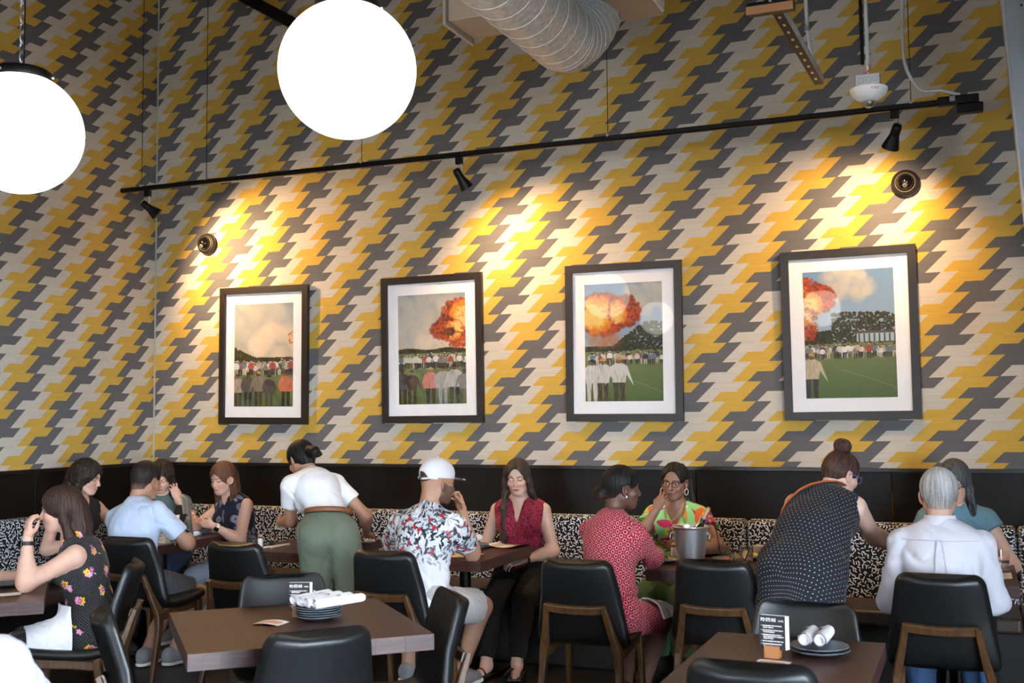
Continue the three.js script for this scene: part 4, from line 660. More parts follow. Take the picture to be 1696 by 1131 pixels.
    const post = (d, x, y, z) => { if (d < 0.05 && d > -0.05) d += fold(x, y, z) + (o.extra ? o.extra(x, y, z) : 0); if (!o.thighs) { const h = -((x - hx) * U.x + (y - hy) * U.y + (z - hz) * U.z) - hem; if (h > d) d = h; } for (const c of holes) { const h = -c.f(x, y, z); if (h > d) d = h; } for (const [p, n] of cuts) { const u = (x - p.x) * ch.U.x + (y - p.y) * ch.U.y + (z - p.z) * ch.U.z, h = (x - p.x) * n.x + (y - p.y) * n.y + (z - p.z) * n.z - Math.max(0, -(u + 0.10)) * 1.2; if (h > d) d = h; } return d; };
    const m = meshField(P, { cell: o.cell ?? 0.0092, k: 0.03, post }), ref = o.ref ? v3(o.ref) : V(6.26, 1.6, 7.28).sub(this.ribs);
    const R = [{ a: hip.clone().addScaledVector(ch.U, -0.3), b: neck.clone(), r: 0.155 * this.s * this.w, ref }]; for (const k of ['l', 'r']) if (sleeveTo[k] > 0) { R.push({ a: this.arm[k].s, b: this.arm[k].e, r: 0.055 * this.s, ref, v0: 0.62 }); if (sleeveTo[k] > 1.2) R.push({ a: this.arm[k].e, b: this.arm[k].h, r: 0.045 * this.s, ref }); } if (o.thighs) for (const k of ['l', 'r']) R.push({ a: this.leg[k].h, b: this.leg[k].k, r: 0.085 * this.s, ref: ref.clone().add(V(0, 3, 0)) });
    return this.add(name, geoUV(m, R), mat, o.label);
  }
  bottom(name, mat, o = {}) {
    const g = o.g ?? 0.010, { hip, pel } = this, P = [], E = this.torso(g), fold = this.fold(o.amp ?? 0.004, o.freq ?? 15); P.push(E[0], E[1], E[2], E[3]); for (const k of ['l', 'r']) P.push(...this.legP(k, g + (o.lg ?? 0.004), o.to ?? 1.93, true, o.flare ?? 0));
    const U = pel.U, top = o.waist ?? 0.12, post = (d, x, y, z) => { if (Math.abs(d) < 0.05) d += fold(x, y, z); const h = (x - hip.x) * U.x + (y - hip.y) * U.y + (z - hip.z) * U.z - top; return h > d ? h : d; };
    const m = meshField(P, { cell: o.cell ?? 0.0105, k: 0.03, post }); return this.add(name, mat.map ? geoUV(m, [{ a: hip, b: hip.clone().addScaledVector(U, 0.3), r: 0.15, ref: V(0, 0, 1) }]) : geoOf(m), mat, o.label);
  }
  shoes(mat, sole) {
    for (const k of ['l', 'r']) { const a = this.leg[k], y0 = a.a.y - 0.075, heel = a.a.clone().addScaledVector(a.f, -0.03), toe = a.a.clone().addScaledVector(a.f, 0.155); heel.y = y0 + 0.045; toe.y = y0 + 0.034; const mid = heel.clone().lerp(toe, 0.5); mid.y = y0 + 0.05;
      const up = meshField([cap(heel, mid, 0.042, 0.046), cap(mid, toe, 0.046, 0.034), cap(heel.clone().add(V(0, 0.03, 0)), heel.clone().addScaledVector(a.f, 0.05).add(V(0, 0.035, 0)), 0.042, 0.04)], { cell: 0.007, k: 0.03, post: (d, x, y, z) => Math.max(d, y0 + 0.02 - y) });
      const s = this.add('shoe', geoOf(up), mat); const so = meshField([cap(heel.clone().setY(y0 + 0.012), toe.clone().setY(y0 + 0.012), 0.047, 0.042)], { cell: 0.007, k: 0.01, post: (d, x, y, z) => Math.max(d, y - y0 - 0.024, y0 + 0.002 - y) }); this.add('sole', geoOf(so), sole, null, s); }
  }
  // seam or strap laid on the back: [l, u] offsets from the neck, marched onto the cloth from behind
  backLine(list, g) { const F = this.torso(g); return list.map(([l, u]) => { const q = this.neck.clone().addScaledVector(this.ch.L, l).addScaledVector(this.ch.U, u).addScaledVector(this.ch.F, -0.6); for (let k = 0; k < 60; k++) { const d = evalF(F, q.x, q.y, q.z, 0.05); if (d < 0.002) break; q.addScaledVector(this.ch.F, Math.min(d * 0.7, 0.03)); } return [q.x, q.y, q.z]; }); }
  // cloth lying over the lap: a thin sheet following the thighs inside the tilted box (c, X, Y, Z, half sizes)
  lapCloth(label, k, g, c, ax, half) {
    const X = v3(ax).normalize(), Y = V(0, 1, 0), Z = V().crossVectors(X, Y).normalize(), P = [...this.torso(g), ...this.legP('l', g, 1.25), ...this.legP('r', g, 1.25)], C0 = v3(c), fold = this.fold(0.006, 14);
    const m = meshField(P, { cell: 0.0042, k: 0.04, post: (d, x, y, z) => { const dx = x - C0.x, dy = y - C0.y, dz = z - C0.z, u = Math.abs(dx * X.x + dz * X.z) - half[0], w = Math.abs(dx * Z.x + dz * Z.z + 0.15 * (dx * X.x + dz * X.z)) - half[2], v = Math.abs(dy) - half[1]; return Math.max(Math.abs(d - fold(x, y, z)) - 0.0048, u, v, w); } });
    return solo('cloth_napkin', geoOf(m), M.napkin, label, 'napkin');
  }
  headPart(name, geo, mat, label, parent) { geo.applyMatrix4(new THREE.Matrix4().compose(this.headP, this.hq, V(1, 1, 1).multiplyScalar(this.hs))); return this.add(name, geo, mat, label, parent); }
  // hair in head space; col linear rgb; extra = list of capsules; face opening lowered by o.brow
  hair(o) {
    const v = o.v ?? 0.010, P = [ell(V(0, 0.034, -0.014), 0.078 + v, 0.090 + v, 0.099 + v)]; if (o.taper) P.push(cap(V(0, -0.01, -0.040), V(0, -0.085, -0.047), 0.0610 * (this.o.male ? 1.05 : 1), 0.0575 * (this.o.male ? 1.05 : 1), { k: 0.02 })); if (o.nape) P.push(cap(V(0, 0.0, -0.06), V(0, -o.nape, -0.062), 0.058, 0.05, { k: 0.04 })); for (const e of o.extra ?? []) P.push(e);
    const fy = o.line ?? 0.062, face = ell(V(0, -0.055, 0.095), o.fw ?? 0.066, 0.055 + fy, 0.088), ear = [-1, 1].map((s) => ell(V(s * 0.085, -0.016, 0.004), 0.03, 0.036, 0.03)), st = o.st ?? 0.0022, cu = o.curl ?? 0;
    const dis = (x, y, z) => { const a = Math.atan2(x, z + 0.01); return st * (N3(a * 16, y * 9, 3.1) + 0.6 * N3(a * 40, y * 14, 8.4)) + (cu ? cu * N3(x * 45, y * 38, z * 45) : 0); };
    const low = o.low === undefined ? -0.05 : o.low, part0 = o.part;
    const m = meshField(P, { cell: o.cell ?? 0.005, k: o.k ?? 0.018, post: (d, x, y, z) => { if (Math.abs(d) < 0.05) d += dis(x, y, z); if (part0 !== undefined && y > 0.06) d += 0.007 * Math.exp(-((x - part0) ** 2) / 0.00002) * (z > -0.04 ? 1 : 0); d = Math.max(d, -face.f(x, y, z)); if (!o.coverEars) for (const e of ear) d = Math.max(d, -e.f(x, y, z)); if (low !== null) { const lw = low + (0.012 - low) * Math.max(0, Math.min(1, (z + 0.055) / 0.06)) * (o.ears ?? 0.6), t = Math.max(0, Math.min(1, 1 - (y - lw) / 0.06)); if (o.taper) d += (v + 0.006) * t * t; d = Math.max(d, lw - y); } return d; } });
    const c0 = o.col, c1 = o.col2 ?? c0.map((q) => q * 1.9 + 0.002);
    const g = geoOf(m, (x, y, z) => { const a = Math.atan2(x, z + 0.01), t = Math.max(0, Math.min(1, 0.35 + 0.6 * N3(a * 22, y * 7, 1.7) + 0.45 * N3(a * 60, y * 12, 4.4) + (o.grey ? o.grey(x, y, z) : 0))); const sk = o.taper ? Math.max(0, Math.min(1, 1 - (y - low - 0.004) / 0.05)) * 0.55 : 0; return c0.map((q, i) => { const b = q + (c1[i] - q) * t; return b + (this.skin[i] * 0.8 - b) * sk; }); });
    return this.headPart('hair', g, o.mat ?? M.hair, o.label);
  }
  watch(k, color = '#141416', face = '#0a0a0c') {
    const a = this.arm[k], d = a.h.clone().sub(a.e).normalize(), c = a.h.clone().addScaledVector(d, -0.028), pn = v3(a.palm ?? [0, -1, 0]); pn.addScaledVector(d, -pn.dot(d)).normalize(); const X = V().crossVectors(d, pn), r = 0.0315 * this.s * (0.6 + 0.4 * this.w), Mx = basisM(X, d, pn, c);
    const b = lathe([[r, -0.010], [r + 0.0025, -0.010], [r + 0.0025, 0.010], [r, 0.010], [r, -0.010]], 28); b.applyMatrix4(Mx); const w = this.add('watch', b, std({ color: lin(color), roughness: 0.5 }));
    const f = rbox(0.030, 0.034, 0.010, 0.004, 0, 0, -r - 0.004); f.applyMatrix4(Mx); this.add('watch_face', f, std({ color: lin(face), roughness: 0.12 }), null, w);
  }
}
// ---------------------------------------------------------------- clothes: what the cloth is printed with
const flower = (g, x, y, r, c, n, mid) => { g.fillStyle = c; for (let i = 0; i < n; i++) { const a = i / n * 6.283 + x; g.beginPath(); g.ellipse(x + Math.cos(a) * r * 0.62, y + Math.sin(a) * r * 0.62, r * 0.5, r * 0.36, a, 0, 7); g.fill(); } g.fillStyle = mid; g.beginPath(); g.arc(x, y, r * 0.25, 0, 7); g.fill(); };
const leaf = (g, x, y, L, a, c) => { g.fillStyle = c; g.save(); g.translate(x, y); g.rotate(a); g.beginPath(); g.moveTo(0, 0); g.quadraticCurveTo(L * 0.5, -L * 0.32, L, 0); g.quadraticCurveTo(L * 0.5, L * 0.32, 0, 0); g.fill(); g.restore(); };
const tiled = (w, h, f) => { for (const ox of [-w, 0, w]) for (const oy of [-h, 0, h]) f(ox, oy); };
const cloth = (tex, o = {}) => phys({ map: tex, roughness: 0.9, sheen: 0.2, sheenRoughness: 0.6, sheenColor: lin('#ffffff'), ...o });
const plain = (hex, o = {}) => phys({ color: lin(hex), roughness: 0.92, sheen: 0.2, sheenRoughness: 0.6, sheenColor: lin(hex), ...o });
const C = {};
C.polka = cloth(canvasTex(512, 512, (g, w, h) => { g.fillStyle = '#171a24'; g.fillRect(0, 0, w, h); g.fillStyle = '#ded3c4'; const n = 8; for (let i = 0; i < n; i++) for (let j = 0; j < n; j++) { g.beginPath(); g.arc((i + 0.25 + (j % 2) * 0.5) * w / n, (j + 0.5) * h / n, 7.2, 0, 7); g.fill(); } }, [1 / 0.20, 1 / 0.145]));
C.redGeo = cloth(canvasTex(512, 512, (g, w, h) => {
  g.fillStyle = '#9c142d'; g.fillRect(0, 0, w, h); const n = 4, p = w / n;
  for (let i = -1; i <= n; i++) for (let j = -1; j <= n; j++) for (const q of [0, 1]) { const x = (i + q * 0.5) * p + p / 4, y = (j + q * 0.5) * p + p / 4; g.strokeStyle = '#e6d6d4'; g.lineWidth = 11; g.beginPath(); for (let a = 0; a <= 8; a++) g.lineTo(x + Math.cos(a * 0.785 + 0.39) * 25, y + Math.sin(a * 0.785 + 0.39) * 25); g.stroke(); g.fillStyle = '#a2182f'; g.fill(); g.fillStyle = '#2a1626'; g.beginPath(); g.arc(x, y, 13, 0, 7); g.fill(); }
  g.fillStyle = '#d8b9bb'; for (let i = 0; i < n * 2; i++) for (let j = 0; j < n * 2; j++) if ((i + j) % 2) { g.beginPath(); g.arc((i + 0.5) * p / 2, (j + 0.5) * p / 2, 6, 0, 7); g.fill(); }
}, [1 / 0.17, 1 / 0.17]));
C.flowerBlack = cloth(canvasTex(1024, 1024, (g, w, h) => {
  g.fillStyle = '#141316'; g.fillRect(0, 0, w, h); g.fillStyle = '#b9b6b8'; const n = 62; for (let i = 0; i < n; i++) for (let j = 0; j < n; j++) if ((i + j) % 2) { g.beginPath(); g.arc((i + 0.5) * w / n, (j + 0.5) * h / n, 2.6, 0, 7); g.fill(); }
  reseed(5); for (const [x, y] of [[150, 160], [430, 90], [760, 200], [260, 400], [600, 420], [930, 470], [90, 640], [420, 690], [760, 720], [230, 900], [590, 930], [900, 930]]) { const k = []; for (let i = 0; i < 6; i++) k.push([rnd() * 110 - 55, rnd() * 110 - 55, rnd()]); tiled(w, h, (ox, oy) => { for (const [a, b, c] of k) leaf(g, x + a + ox, y + b + oy, 46, c * 6.28, c > 0.5 ? '#8fa9a0' : '#c3cfcb'); k.slice(0, 4).forEach(([a, b], i) => flower(g, x + a * 0.75 + ox, y + b * 0.75 + oy, i < 2 ? 44 : 30, ['#d9a021', '#d98fb6', '#e3b23a', '#b04a78'][i], i % 2 ? 7 : 5, i % 2 ? '#f3d9e6' : '#6a4410')); }); }
}, [1 / 0.44, 1 / 0.44]));
C.hawaii = cloth(canvasTex(1024, 1024, (g, w, h) => {          // flowers at the shoulders fading to white at the hem (1 m x 1 m)
  const gr = g.createLinearGradient(0, 0, 0, h); gr.addColorStop(0, '#a9adb2'); gr.addColorStop(0.3, '#c2c4ca'); gr.addColorStop(0.46, '#dcdbe0'); gr.addColorStop(1, '#e9e7ec'); g.fillStyle = gr; g.fillRect(0, 0, w, h); reseed(21);
  for (let i = 0; i < 900; i++) { const y = rnd() * 0.50, x = rnd() * w, f = Math.max(0.04, Math.min(1, (0.49 - y) / 0.17)), L = 22 + rnd() * 36; g.globalAlpha = f * 0.85; const c = rnd(), q = rnd() * 6.28; tiled(w, 1e5, (ox) => { leaf(g, x + ox, y * h, L, q, c < 0.42 ? '#1d2126' : c < 0.66 ? '#4d535b' : c < 0.86 ? '#dcdce2' : '#83889a'); }); }
  for (let i = 0; i < 60; i++) { const y = rnd() * 0.44, x = rnd() * w, f = Math.max(0.10, Math.min(1, (0.46 - y) / 0.14)), r = 11 + rnd() * 11; g.globalAlpha = f * 0.9; tiled(w, 1e5, (ox) => { for (let k = 0; k < 6; k++) leaf(g, x + ox, y * h, r * 2.2, k * 1.05 + x, k % 2 ? '#33363c' : '#b9bcc2'); flower(g, x + ox, y * h, r, '#b8202e', 5, '#5a1018'); }); } g.globalAlpha = 1;
}, [1, 1]));
C.paisley = cloth(canvasTex(1024, 1024, (g, w, h) => { g.fillStyle = '#141a30'; g.fillRect(0, 0, w, h); reseed(9); for (let i = 0; i < 46; i++) { const x = rnd() * w, y = rnd() * h, r = 30 + rnd() * 34, a = rnd() * 6; tiled(w, h, (ox, oy) => { g.strokeStyle = '#a9aebf'; g.lineWidth = 5; for (let k = 0; k < 8; k++) { const t = a + k * 0.785; g.beginPath(); g.arc(x + ox + Math.cos(t) * r * 0.6, y + oy + Math.sin(t) * r * 0.6, r * 0.33, 0, 7); g.stroke(); } g.fillStyle = '#141a30'; g.beginPath(); g.arc(x + ox, y + oy, r * 0.42, 0, 7); g.fill(); g.beginPath(); g.arc(x + ox, y + oy, r * 0.3, 0, 7); g.stroke(); }); } }, [1 / 0.5, 1 / 0.5]));
C.burgundy = cloth(canvasTex(512, 512, (g, w, h) => { g.fillStyle = '#a3284a'; g.fillRect(0, 0, w, h); reseed(31); g.strokeStyle = '#1c0d14'; g.lineCap = 'round'; for (let i = 0; i < 1050; i++) { const x = rnd() * w, y = rnd() * h, a = rnd() * 6.28, L = 4 + rnd() * 5; g.lineWidth = 4 + rnd() * 2; tiled(w, h, (ox, oy) => { g.beginPath(); g.moveTo(x + ox, y + oy); g.quadraticCurveTo(x + ox + Math.cos(a) * L, y + oy + Math.sin(a) * L, x + ox + Math.cos(a + 0.9) * L * 1.6, y + oy + Math.sin(a + 0.9) * L * 1.6); g.stroke(); }); } }, [1 / 0.26, 1 / 0.26]));
C.tropic = cloth(canvasTex(1024, 1024, (g, w, h) => { g.fillStyle = '#9fd98a'; g.fillRect(0, 0, w, h); reseed(41); for (let i = 0; i < 240; i++) { const x = rnd() * w, y = rnd() * h, c = ['#e8742c', '#d63f8e', '#f0c53a', '#5fae5a', '#f2efe0', '#c92f62', '#f39a3a', '#86d08a', '#8a3f8c'][Math.floor(rnd() * 9)], a = rnd() * 6.28, L = 70 + rnd() * 130; tiled(w, h, (ox, oy) => leaf(g, x + ox, y + oy, L, a, c)); } }, [1 / 0.62, 1 / 0.62]));
C.whiteTee = plain('#e4e4e8'); C.polo = plain('#b9c6dd'); C.poloDark = plain('#aebdd6'); C.shirt = plain('#d3d0d8'); C.teal = plain('#5f8292'); C.tealGrey = plain('#53605f'); C.blackTank = plain('#1b1a1c'); C.lilac = plain('#cfd0e0');
C.green = plain('#626a5a'); C.greyShort = plain('#4c4b50'); C.lightShort = plain('#b6b3b3'); C.black = plain('#131318'); C.jeans = plain('#43618d'); C.paleJeans = plain('#93a6bf'); C.darkJeans = plain('#2b3a56'); C.brownCloth = plain('#5a4b43');
C.cap = plain('#d6d3d6'); C.belt = std({ color: lin('#7a4a2c'), roughness: 0.5 }); C.strap = std({ color: lin('#c06a3a'), roughness: 0.6 }); C.gold = std({ color: lin('#d9b068'), roughness: 0.25, metalness: 0.9 }); C.pearl = std({ color: lin('#eeeae4'), roughness: 0.25 });
C.shoeDark = std({ color: lin('#2a2a2e'), roughness: 0.7 }); C.shoeGrey = std({ color: lin('#7d7d80'), roughness: 0.8 }); C.soleWhite = std({ color: lin('#d8d6d2'), roughness: 0.8 }); C.soleDark = std({ color: lin('#151515'), roughness: 0.8 }); C.lensClear = M.glass; C.blueFrame = std({ color: lin('#5a63c8'), roughness: 0.3 }); C.blackFrame = std({ color: lin('#17120f'), roughness: 0.3 });
const glasses = (p, mat) => { const r = [], L = []; for (const s of [-1, 1]) { const sh = []; for (let k = 0; k < 24; k++) { const a = k / 24 * 6.283, c = Math.cos(a), q = Math.sin(a); sh.push([s * 0.032 + 0.0235 * Math.sign(c) * Math.abs(c) ** 0.7, -0.004 + 0.018 * Math.sign(q) * Math.abs(q) ** 0.7, 0.1005 - 0.006 * Math.abs(c)]); } r.push(tube(sh, 0.0022, 48, 6, true)); r.push(tube([[s * 0.056, 0.004, 0.095], [s * 0.073, 0.004, 0.06], [s * 0.082, 0.002, 0.0], [s * 0.083, -0.012, -0.022]], 0.002, 20, 6)); L.push(new THREE.CircleGeometry(0.02, 24).scale(1.1, 0.85, 1).translate(s * 0.032, -0.004, 0.0985)); } r.push(tube([[-0.009, 0.0, 0.104], [0, 0.003, 0.106], [0.009, 0.0, 0.104]], 0.002, 8, 6)); const g = p.headPart('glasses', mergeGeometries(r), mat); p.headPart('lens', mergeGeometries(L), C.lensClear, null, g); };
const hoop = (p, s, r = 0.016, mat = C.gold) => p.headPart('earring', new THREE.TorusGeometry(r, 0.0024, 8, 24).rotateY(1.2).translate(s * 0.081, -0.043 - r, -0.004), mat);
const HAIR = { black: [0.006, 0.005, 0.005], dark: [0.018, 0.011, 0.008], brown: [0.035, 0.018, 0.011], auburn: [0.12, 0.045, 0.02], grey: [0.24, 0.24, 0.24] };
const chain = (pts, r0, r1, k = 0.02) => pts.slice(0, -1).map((p, i) => cap(V(...p), V(...pts[i + 1]), r0 + (r1 - r0) * i / (pts.length - 1), r0 + (r1 - r0) * (i + 1) / (pts.length - 1), { k }));
// ---------------------------------------------------------------- the guests
{ // man in a light blue polo shirt, seen from behind
  const p = new Person({ label: 'man in a light blue polo shirt and grey shorts, seen from behind', male: true, s: 0.98, w: 1.06, hip: [1.19, 0.54, 1.56], yaw: PI - 0.05, lean: 0.16, lean2: 0.28, side: 0.16, skin: 'tan', head: { pitch: 0.15, yaw: PI - 0.1, roll: 0.04 }, look: {},
    arms: { l: { e: [0.92, 0.80, 1.40], h: [0.95, 0.785, 1.12], palm: [0, -1, 0] }, r: { e: [1.44, 0.80, 1.36], h: [1.20, 0.80, 1.14], palm: [0, -1, 0] } }, legs: { r: { k: [1.46, 0.53, 1.20], a: [1.40, 0.08, 1.42] }, l: { k: [1.12, 0.53, 1.22], a: [1.25, 0.08, 1.5] } } }).body();
  p.top('polo_shirt', C.polo, { sleeve: 0.72, sg: 0.026, g: 0.018, hem: 0.10, neckR: 0.058, amp: 0.010, freq: 9 }); p.bottom('shorts', C.greyShort, { to: 0.80, flare: 0.018, lg: 0.012 }); p.shoes(C.shoeGrey, C.soleWhite);
  const col = meshField([cap(p.neck.clone().addScaledVector(p.ch.U, 0.0), p.neck.clone().addScaledVector(p.ch.U, 0.035), 0.080, 0.070)], { cell: 0.0032, post: (d, x, y, z) => Math.max(d, -(d + 0.008), -((y - p.neck.y) + 0.03), y - p.neck.y - 0.042) }); p.add('collar', geoOf(col), C.poloDark);
  p.hair({ v: 0.006, line: 0.066, low: -0.075, taper: true, cell: 0.004, col: [0.012, 0.009, 0.008], col2: [0.035, 0.026, 0.022], st: 0.0016, fw: 0.07 });
}
{ // woman with curly dark hair at the corner
  const p = new Person({ label: 'woman with curly dark hair in a black top sitting on the left bench', s: 0.95, hip: [0.40, 0.55, 1.28], yaw: 1.3, lean: 0.12, skin: 'fair', head: { yaw: 1.9, pitch: 0.2 }, look: { face: true, eyes: 0.2 },
    arms: { l: { e: [0.66, 0.80, 1.05], h: [0.82, 0.78, 1.2] }, r: { e: [0.42, 0.78, 1.52], h: [0.68, 0.78, 1.42] } } }).body();
  p.top('tank_top', C.blackTank, { scoop: 0.06, hem: 0.06 }); p.bottom('trousers', C.black, {}); p.shoes(C.shoeDark, C.soleDark);
  p.hair({ v: 0.02, line: 0.058, col: HAIR.dark, curl: 0.007, low: null, coverEars: true, cell: 0.0055, extra: [...[-1, 1].flatMap((s) => chain([[s * 0.07, 0.02, -0.02], [s * 0.088, -0.06, -0.015], [s * 0.095, -0.13, 0.0], [s * 0.085, -0.20, 0.02]], 0.034, 0.026)), ...chain([[0, 0, -0.08], [0, -0.1, -0.10], [0, -0.19, -0.09]], 0.075, 0.055)] });
}
{ // young woman half hidden behind the polo shirt, hand in her hair
  const p = new Person({ label: 'woman holding a hand to her hair, half hidden behind the light blue polo shirt', s: 0.95, hip: [0.52, 0.55, 0.44], yaw: 0.45, lean: 0.22, lean2: 0.3, skin: 'fair', head: { yaw: 0.55, pitch: 0.4, roll: -0.05 }, look: { face: true, eyes: 0.2 },
    arms: { l: { e: [0.84, 0.86, 0.56], h: [0.70, 1.08, 0.62], palm: [-0.8, 0, -0.5], dir: [-0.25, 1, 0], curl: 0.45 }, r: { e: [0.42, 0.78, 0.72], h: [0.66, 0.78, 0.78] } } }).body();
  p.top('tee_shirt', C.tealGrey, { sleeve: 0.55, sg: 0.02, hem: 0.06 }); p.bottom('trousers', C.darkJeans, {}); p.shoes(C.shoeDark, C.soleDark);
  p.hair({ v: 0.016, line: 0.060, col: HAIR.dark, curl: 0.005, low: null, coverEars: true, cell: 0.0055, part: 0.0, extra: [...[-1, 1].flatMap((s) => chain([[s * 0.07, 0.03, 0.0], [s * 0.086, -0.05, 0.0], [s * 0.09, -0.14, 0.01], [s * 0.085, -0.24, 0.03]], 0.028, 0.022)), ...chain([[0, 0, -0.08], [0, -0.1, -0.10], [0, -0.2, -0.09]], 0.07, 0.05)] });
}
{ // red-haired woman reading a menu
  const p = new Person({ label: 'woman with auburn hair in a navy paisley sleeveless top reading a menu', s: 0.92, w: 1.08, hip: [1.24, 0.545, 0.42], yaw: -0.25, lean: 0.18, lean2: 0.26, side: -0.1, skin: 'fair', head: { yaw: -0.14, pitch: 0.2, roll: 0.0 }, look: { face: true, eyes: 0.2, brow: [0.12, 0.06, 0.035] },
    arms: { l: { e: [1.34, 0.74, 0.62], h: [1.17, 0.86, 0.80], palm: [-0.5, 0.2, -0.8], curl: 0.5, dir: [-1, 0.05, 0.1] }, r: { e: [0.93, 0.80, 0.62], h: [1.03, 0.87, 0.82], palm: [0.9, 0, 0.2], curl: 0.5, dir: [0.4, 0.5, 0.5] } }, legs: { l: { k: [1.20, 0.56, 0.88], a: [1.15, 0.08, 1.2] }, r: { k: [1.00, 0.56, 0.86] } } }).body();
  p.top('sleeveless_top', C.paisley, { g: 0.014, hem: 0.14, vneck: 0.09, armhole: 0.012 }); p.bottom('jeans', C.paleJeans, { flare: 0.008 }); p.shoes(C.shoeGrey, C.soleWhite); p.watch('l', '#e8e6e2'); hoop(p, 1, 0.013); hoop(p, -1, 0.013);
  p.hair({ v: 0.014, line: 0.062, col: [0.055, 0.021, 0.012], col2: [0.19, 0.085, 0.042], low: null, coverEars: false, part: -0.015, extra: [...[-1, 1].flatMap((s) => chain([[s * 0.068, 0.03, -0.02], [s * 0.082, -0.05, -0.02], [s * 0.088, -0.12, -0.01], [s * 0.075, -0.17, 0.01]], 0.03, 0.022)), ...chain([[0, 0, -0.08], [0, -0.1, -0.085], [0, -0.16, -0.07]], 0.07, 0.055)] });
}
{ // waitress leaning over the second table
  const p = new Person({ label: 'waitress in a white tee shirt and green trousers leaning over a table', s: 1.0, w: 0.90, stand: true, hip: [2.60, 0.89, 1.46], yaw: PI + 0.42, lean: 0.72, lean2: 1.02, twist: 0.5, skin: 'tan', head: { yaw: PI + 1.15, pitch: 0.5, roll: 0.0 }, look: {},
    arms: { l: { e: [2.20, 1.02, 1.26], h: [2.03, 0.91, 1.10], palm: [0.8, 0.2, 0.5], curl: 0.5, dir: [-0.4, 0.1, -1] }, r: { e: [2.60, 0.99, 1.05], h: [2.50, 0.80, 0.82], palm: [0, -1, 0], curl: 0.3, dir: [-0.2, -0.2, -1] } }, legs: { l: { k: [2.52, 0.48, 1.48], a: [2.52, 0.08, 1.52] }, r: { k: [2.74, 0.48, 1.46], a: [2.74, 0.08, 1.5] } } }).body();
  p.top('tee_shirt', C.whiteTee, { sleeve: 0.55, sg: 0.024, g: 0.014, hem: -0.125, amp: 0.0055, freq: 8 }); p.bottom('trousers', C.green, { waist: 0.13, flare: 0.026, lg: 0.016, amp: 0.007, freq: 10 }); p.shoes(C.shoeDark, C.soleDark);
  const bc = p.hip.clone().addScaledVector(p.pel.U, 0.135), bm = meshField([ell(bc, 0.150, 0.06, 0.118, p.pel)], { cell: 0.007, post: (d, x, y, z) => { const h = (x - bc.x) * p.pel.U.x + (y - bc.y) * p.pel.U.y + (z - bc.z) * p.pel.U.z; return Math.max(d, Math.abs(h) - 0.016); } }); p.add('belt', geoOf(bm), C.belt);
  p.hair({ v: 0.010, line: 0.068, nape: 0.05, low: -0.075, col: HAIR.black, extra: [cap(V(0, -0.0, -0.115), V(0.0, -0.01, -0.135), 0.032, 0.034), ...chain([[0.0, -0.01, -0.14], [0.0, -0.03, -0.175], [0.005, -0.07, -0.20], [0.0, -0.11, -0.205]], 0.034, 0.022)] });
}
{ // man in the white cap
  const p = new Person({ label: 'bearded man in a white baseball cap and a grey flowered tee shirt', male: true, s: 1.0, w: 1.06, hip: [3.32, 0.535, 1.64], yaw: PI - 0.12, lean: 0.14, lean2: 0.24, skin: 'tan', head: { yaw: PI - 0.55, pitch: 0.1 }, look: { beard: [0.03, 0.02, 0.015] },
    arms: { r: { e: [3.52, 0.785, 1.34], h: [3.44, 1.02, 1.30], palm: [-0.4, 0, 1], curl: 0.7, dir: [-0.4, 1, 0] }, l: { e: [3.02, 0.82, 1.42], h: [3.2, 0.785, 1.2] } }, legs: { r: { k: [3.56, 0.555, 1.26], a: [3.42, 0.08, 1.32] }, l: { k: [3.06, 0.55, 1.25] } } }).body();
  p.top('tee_shirt', C.hawaii, { sleeve: 0.66, sg: 0.030, g: 0.018, hem: 0.10, amp: 0.009, freq: 10, neckR: 0.062 }); p.bottom('shorts', C.lightShort, { to: 0.86, flare: 0.022, lg: 0.012, amp: 0.006 }); p.shoes(C.shoeGrey, C.soleWhite);
  p.hair({ v: -0.0015, line: 0.066, low: -0.035, col: [0.05, 0.026, 0.017], col2: [0.10, 0.055, 0.036], st: 0.0005 });
  const crown = meshField([ell(V(0, 0.05, -0.012), 0.0875, 0.092, 0.108)], { cell: 0.003, post: (d, x, y, z) => { const s = Math.max(d, -(d + 0.007), 0.028 - y - (z < -0.05 ? 0.01 : 0)); const h = Math.hypot(x / 0.045, (y - 0.022) / 0.036, 1) - Math.SQRT2; return z < -0.06 ? Math.max(s, -h * 0.03) : s; } });
  const c = p.headPart('cap', geoOf(crown), C.cap); const brim = new THREE.CylinderGeometry(0.095, 0.095, 0.005, 40, 1, false, -0.95, 1.9).scale(0.95, 1, 1.35).rotateX(0.12).translate(0, 0.040, 0.045); p.headPart('brim', brim, C.cap, null, c);
  p.headPart('strap', tube([[-0.052, 0.022, -0.098], [-0.025, 0.018, -0.112], [0, 0.017, -0.116], [0.025, 0.018, -0.112], [0.052, 0.022, -0.098]], 0.0065, 20, 6), C.cap, null, c); p.headPart('strap_label', rbox(0.03, 0.013, 0.003, 0.001, 0.0, 0.017, -0.1235), plain('#3a3f58'), 'small navy label', c); p.headPart('button', new THREE.SphereGeometry(0.007, 12, 8).translate(0, 0.142, -0.012), C.cap, null, c);
}
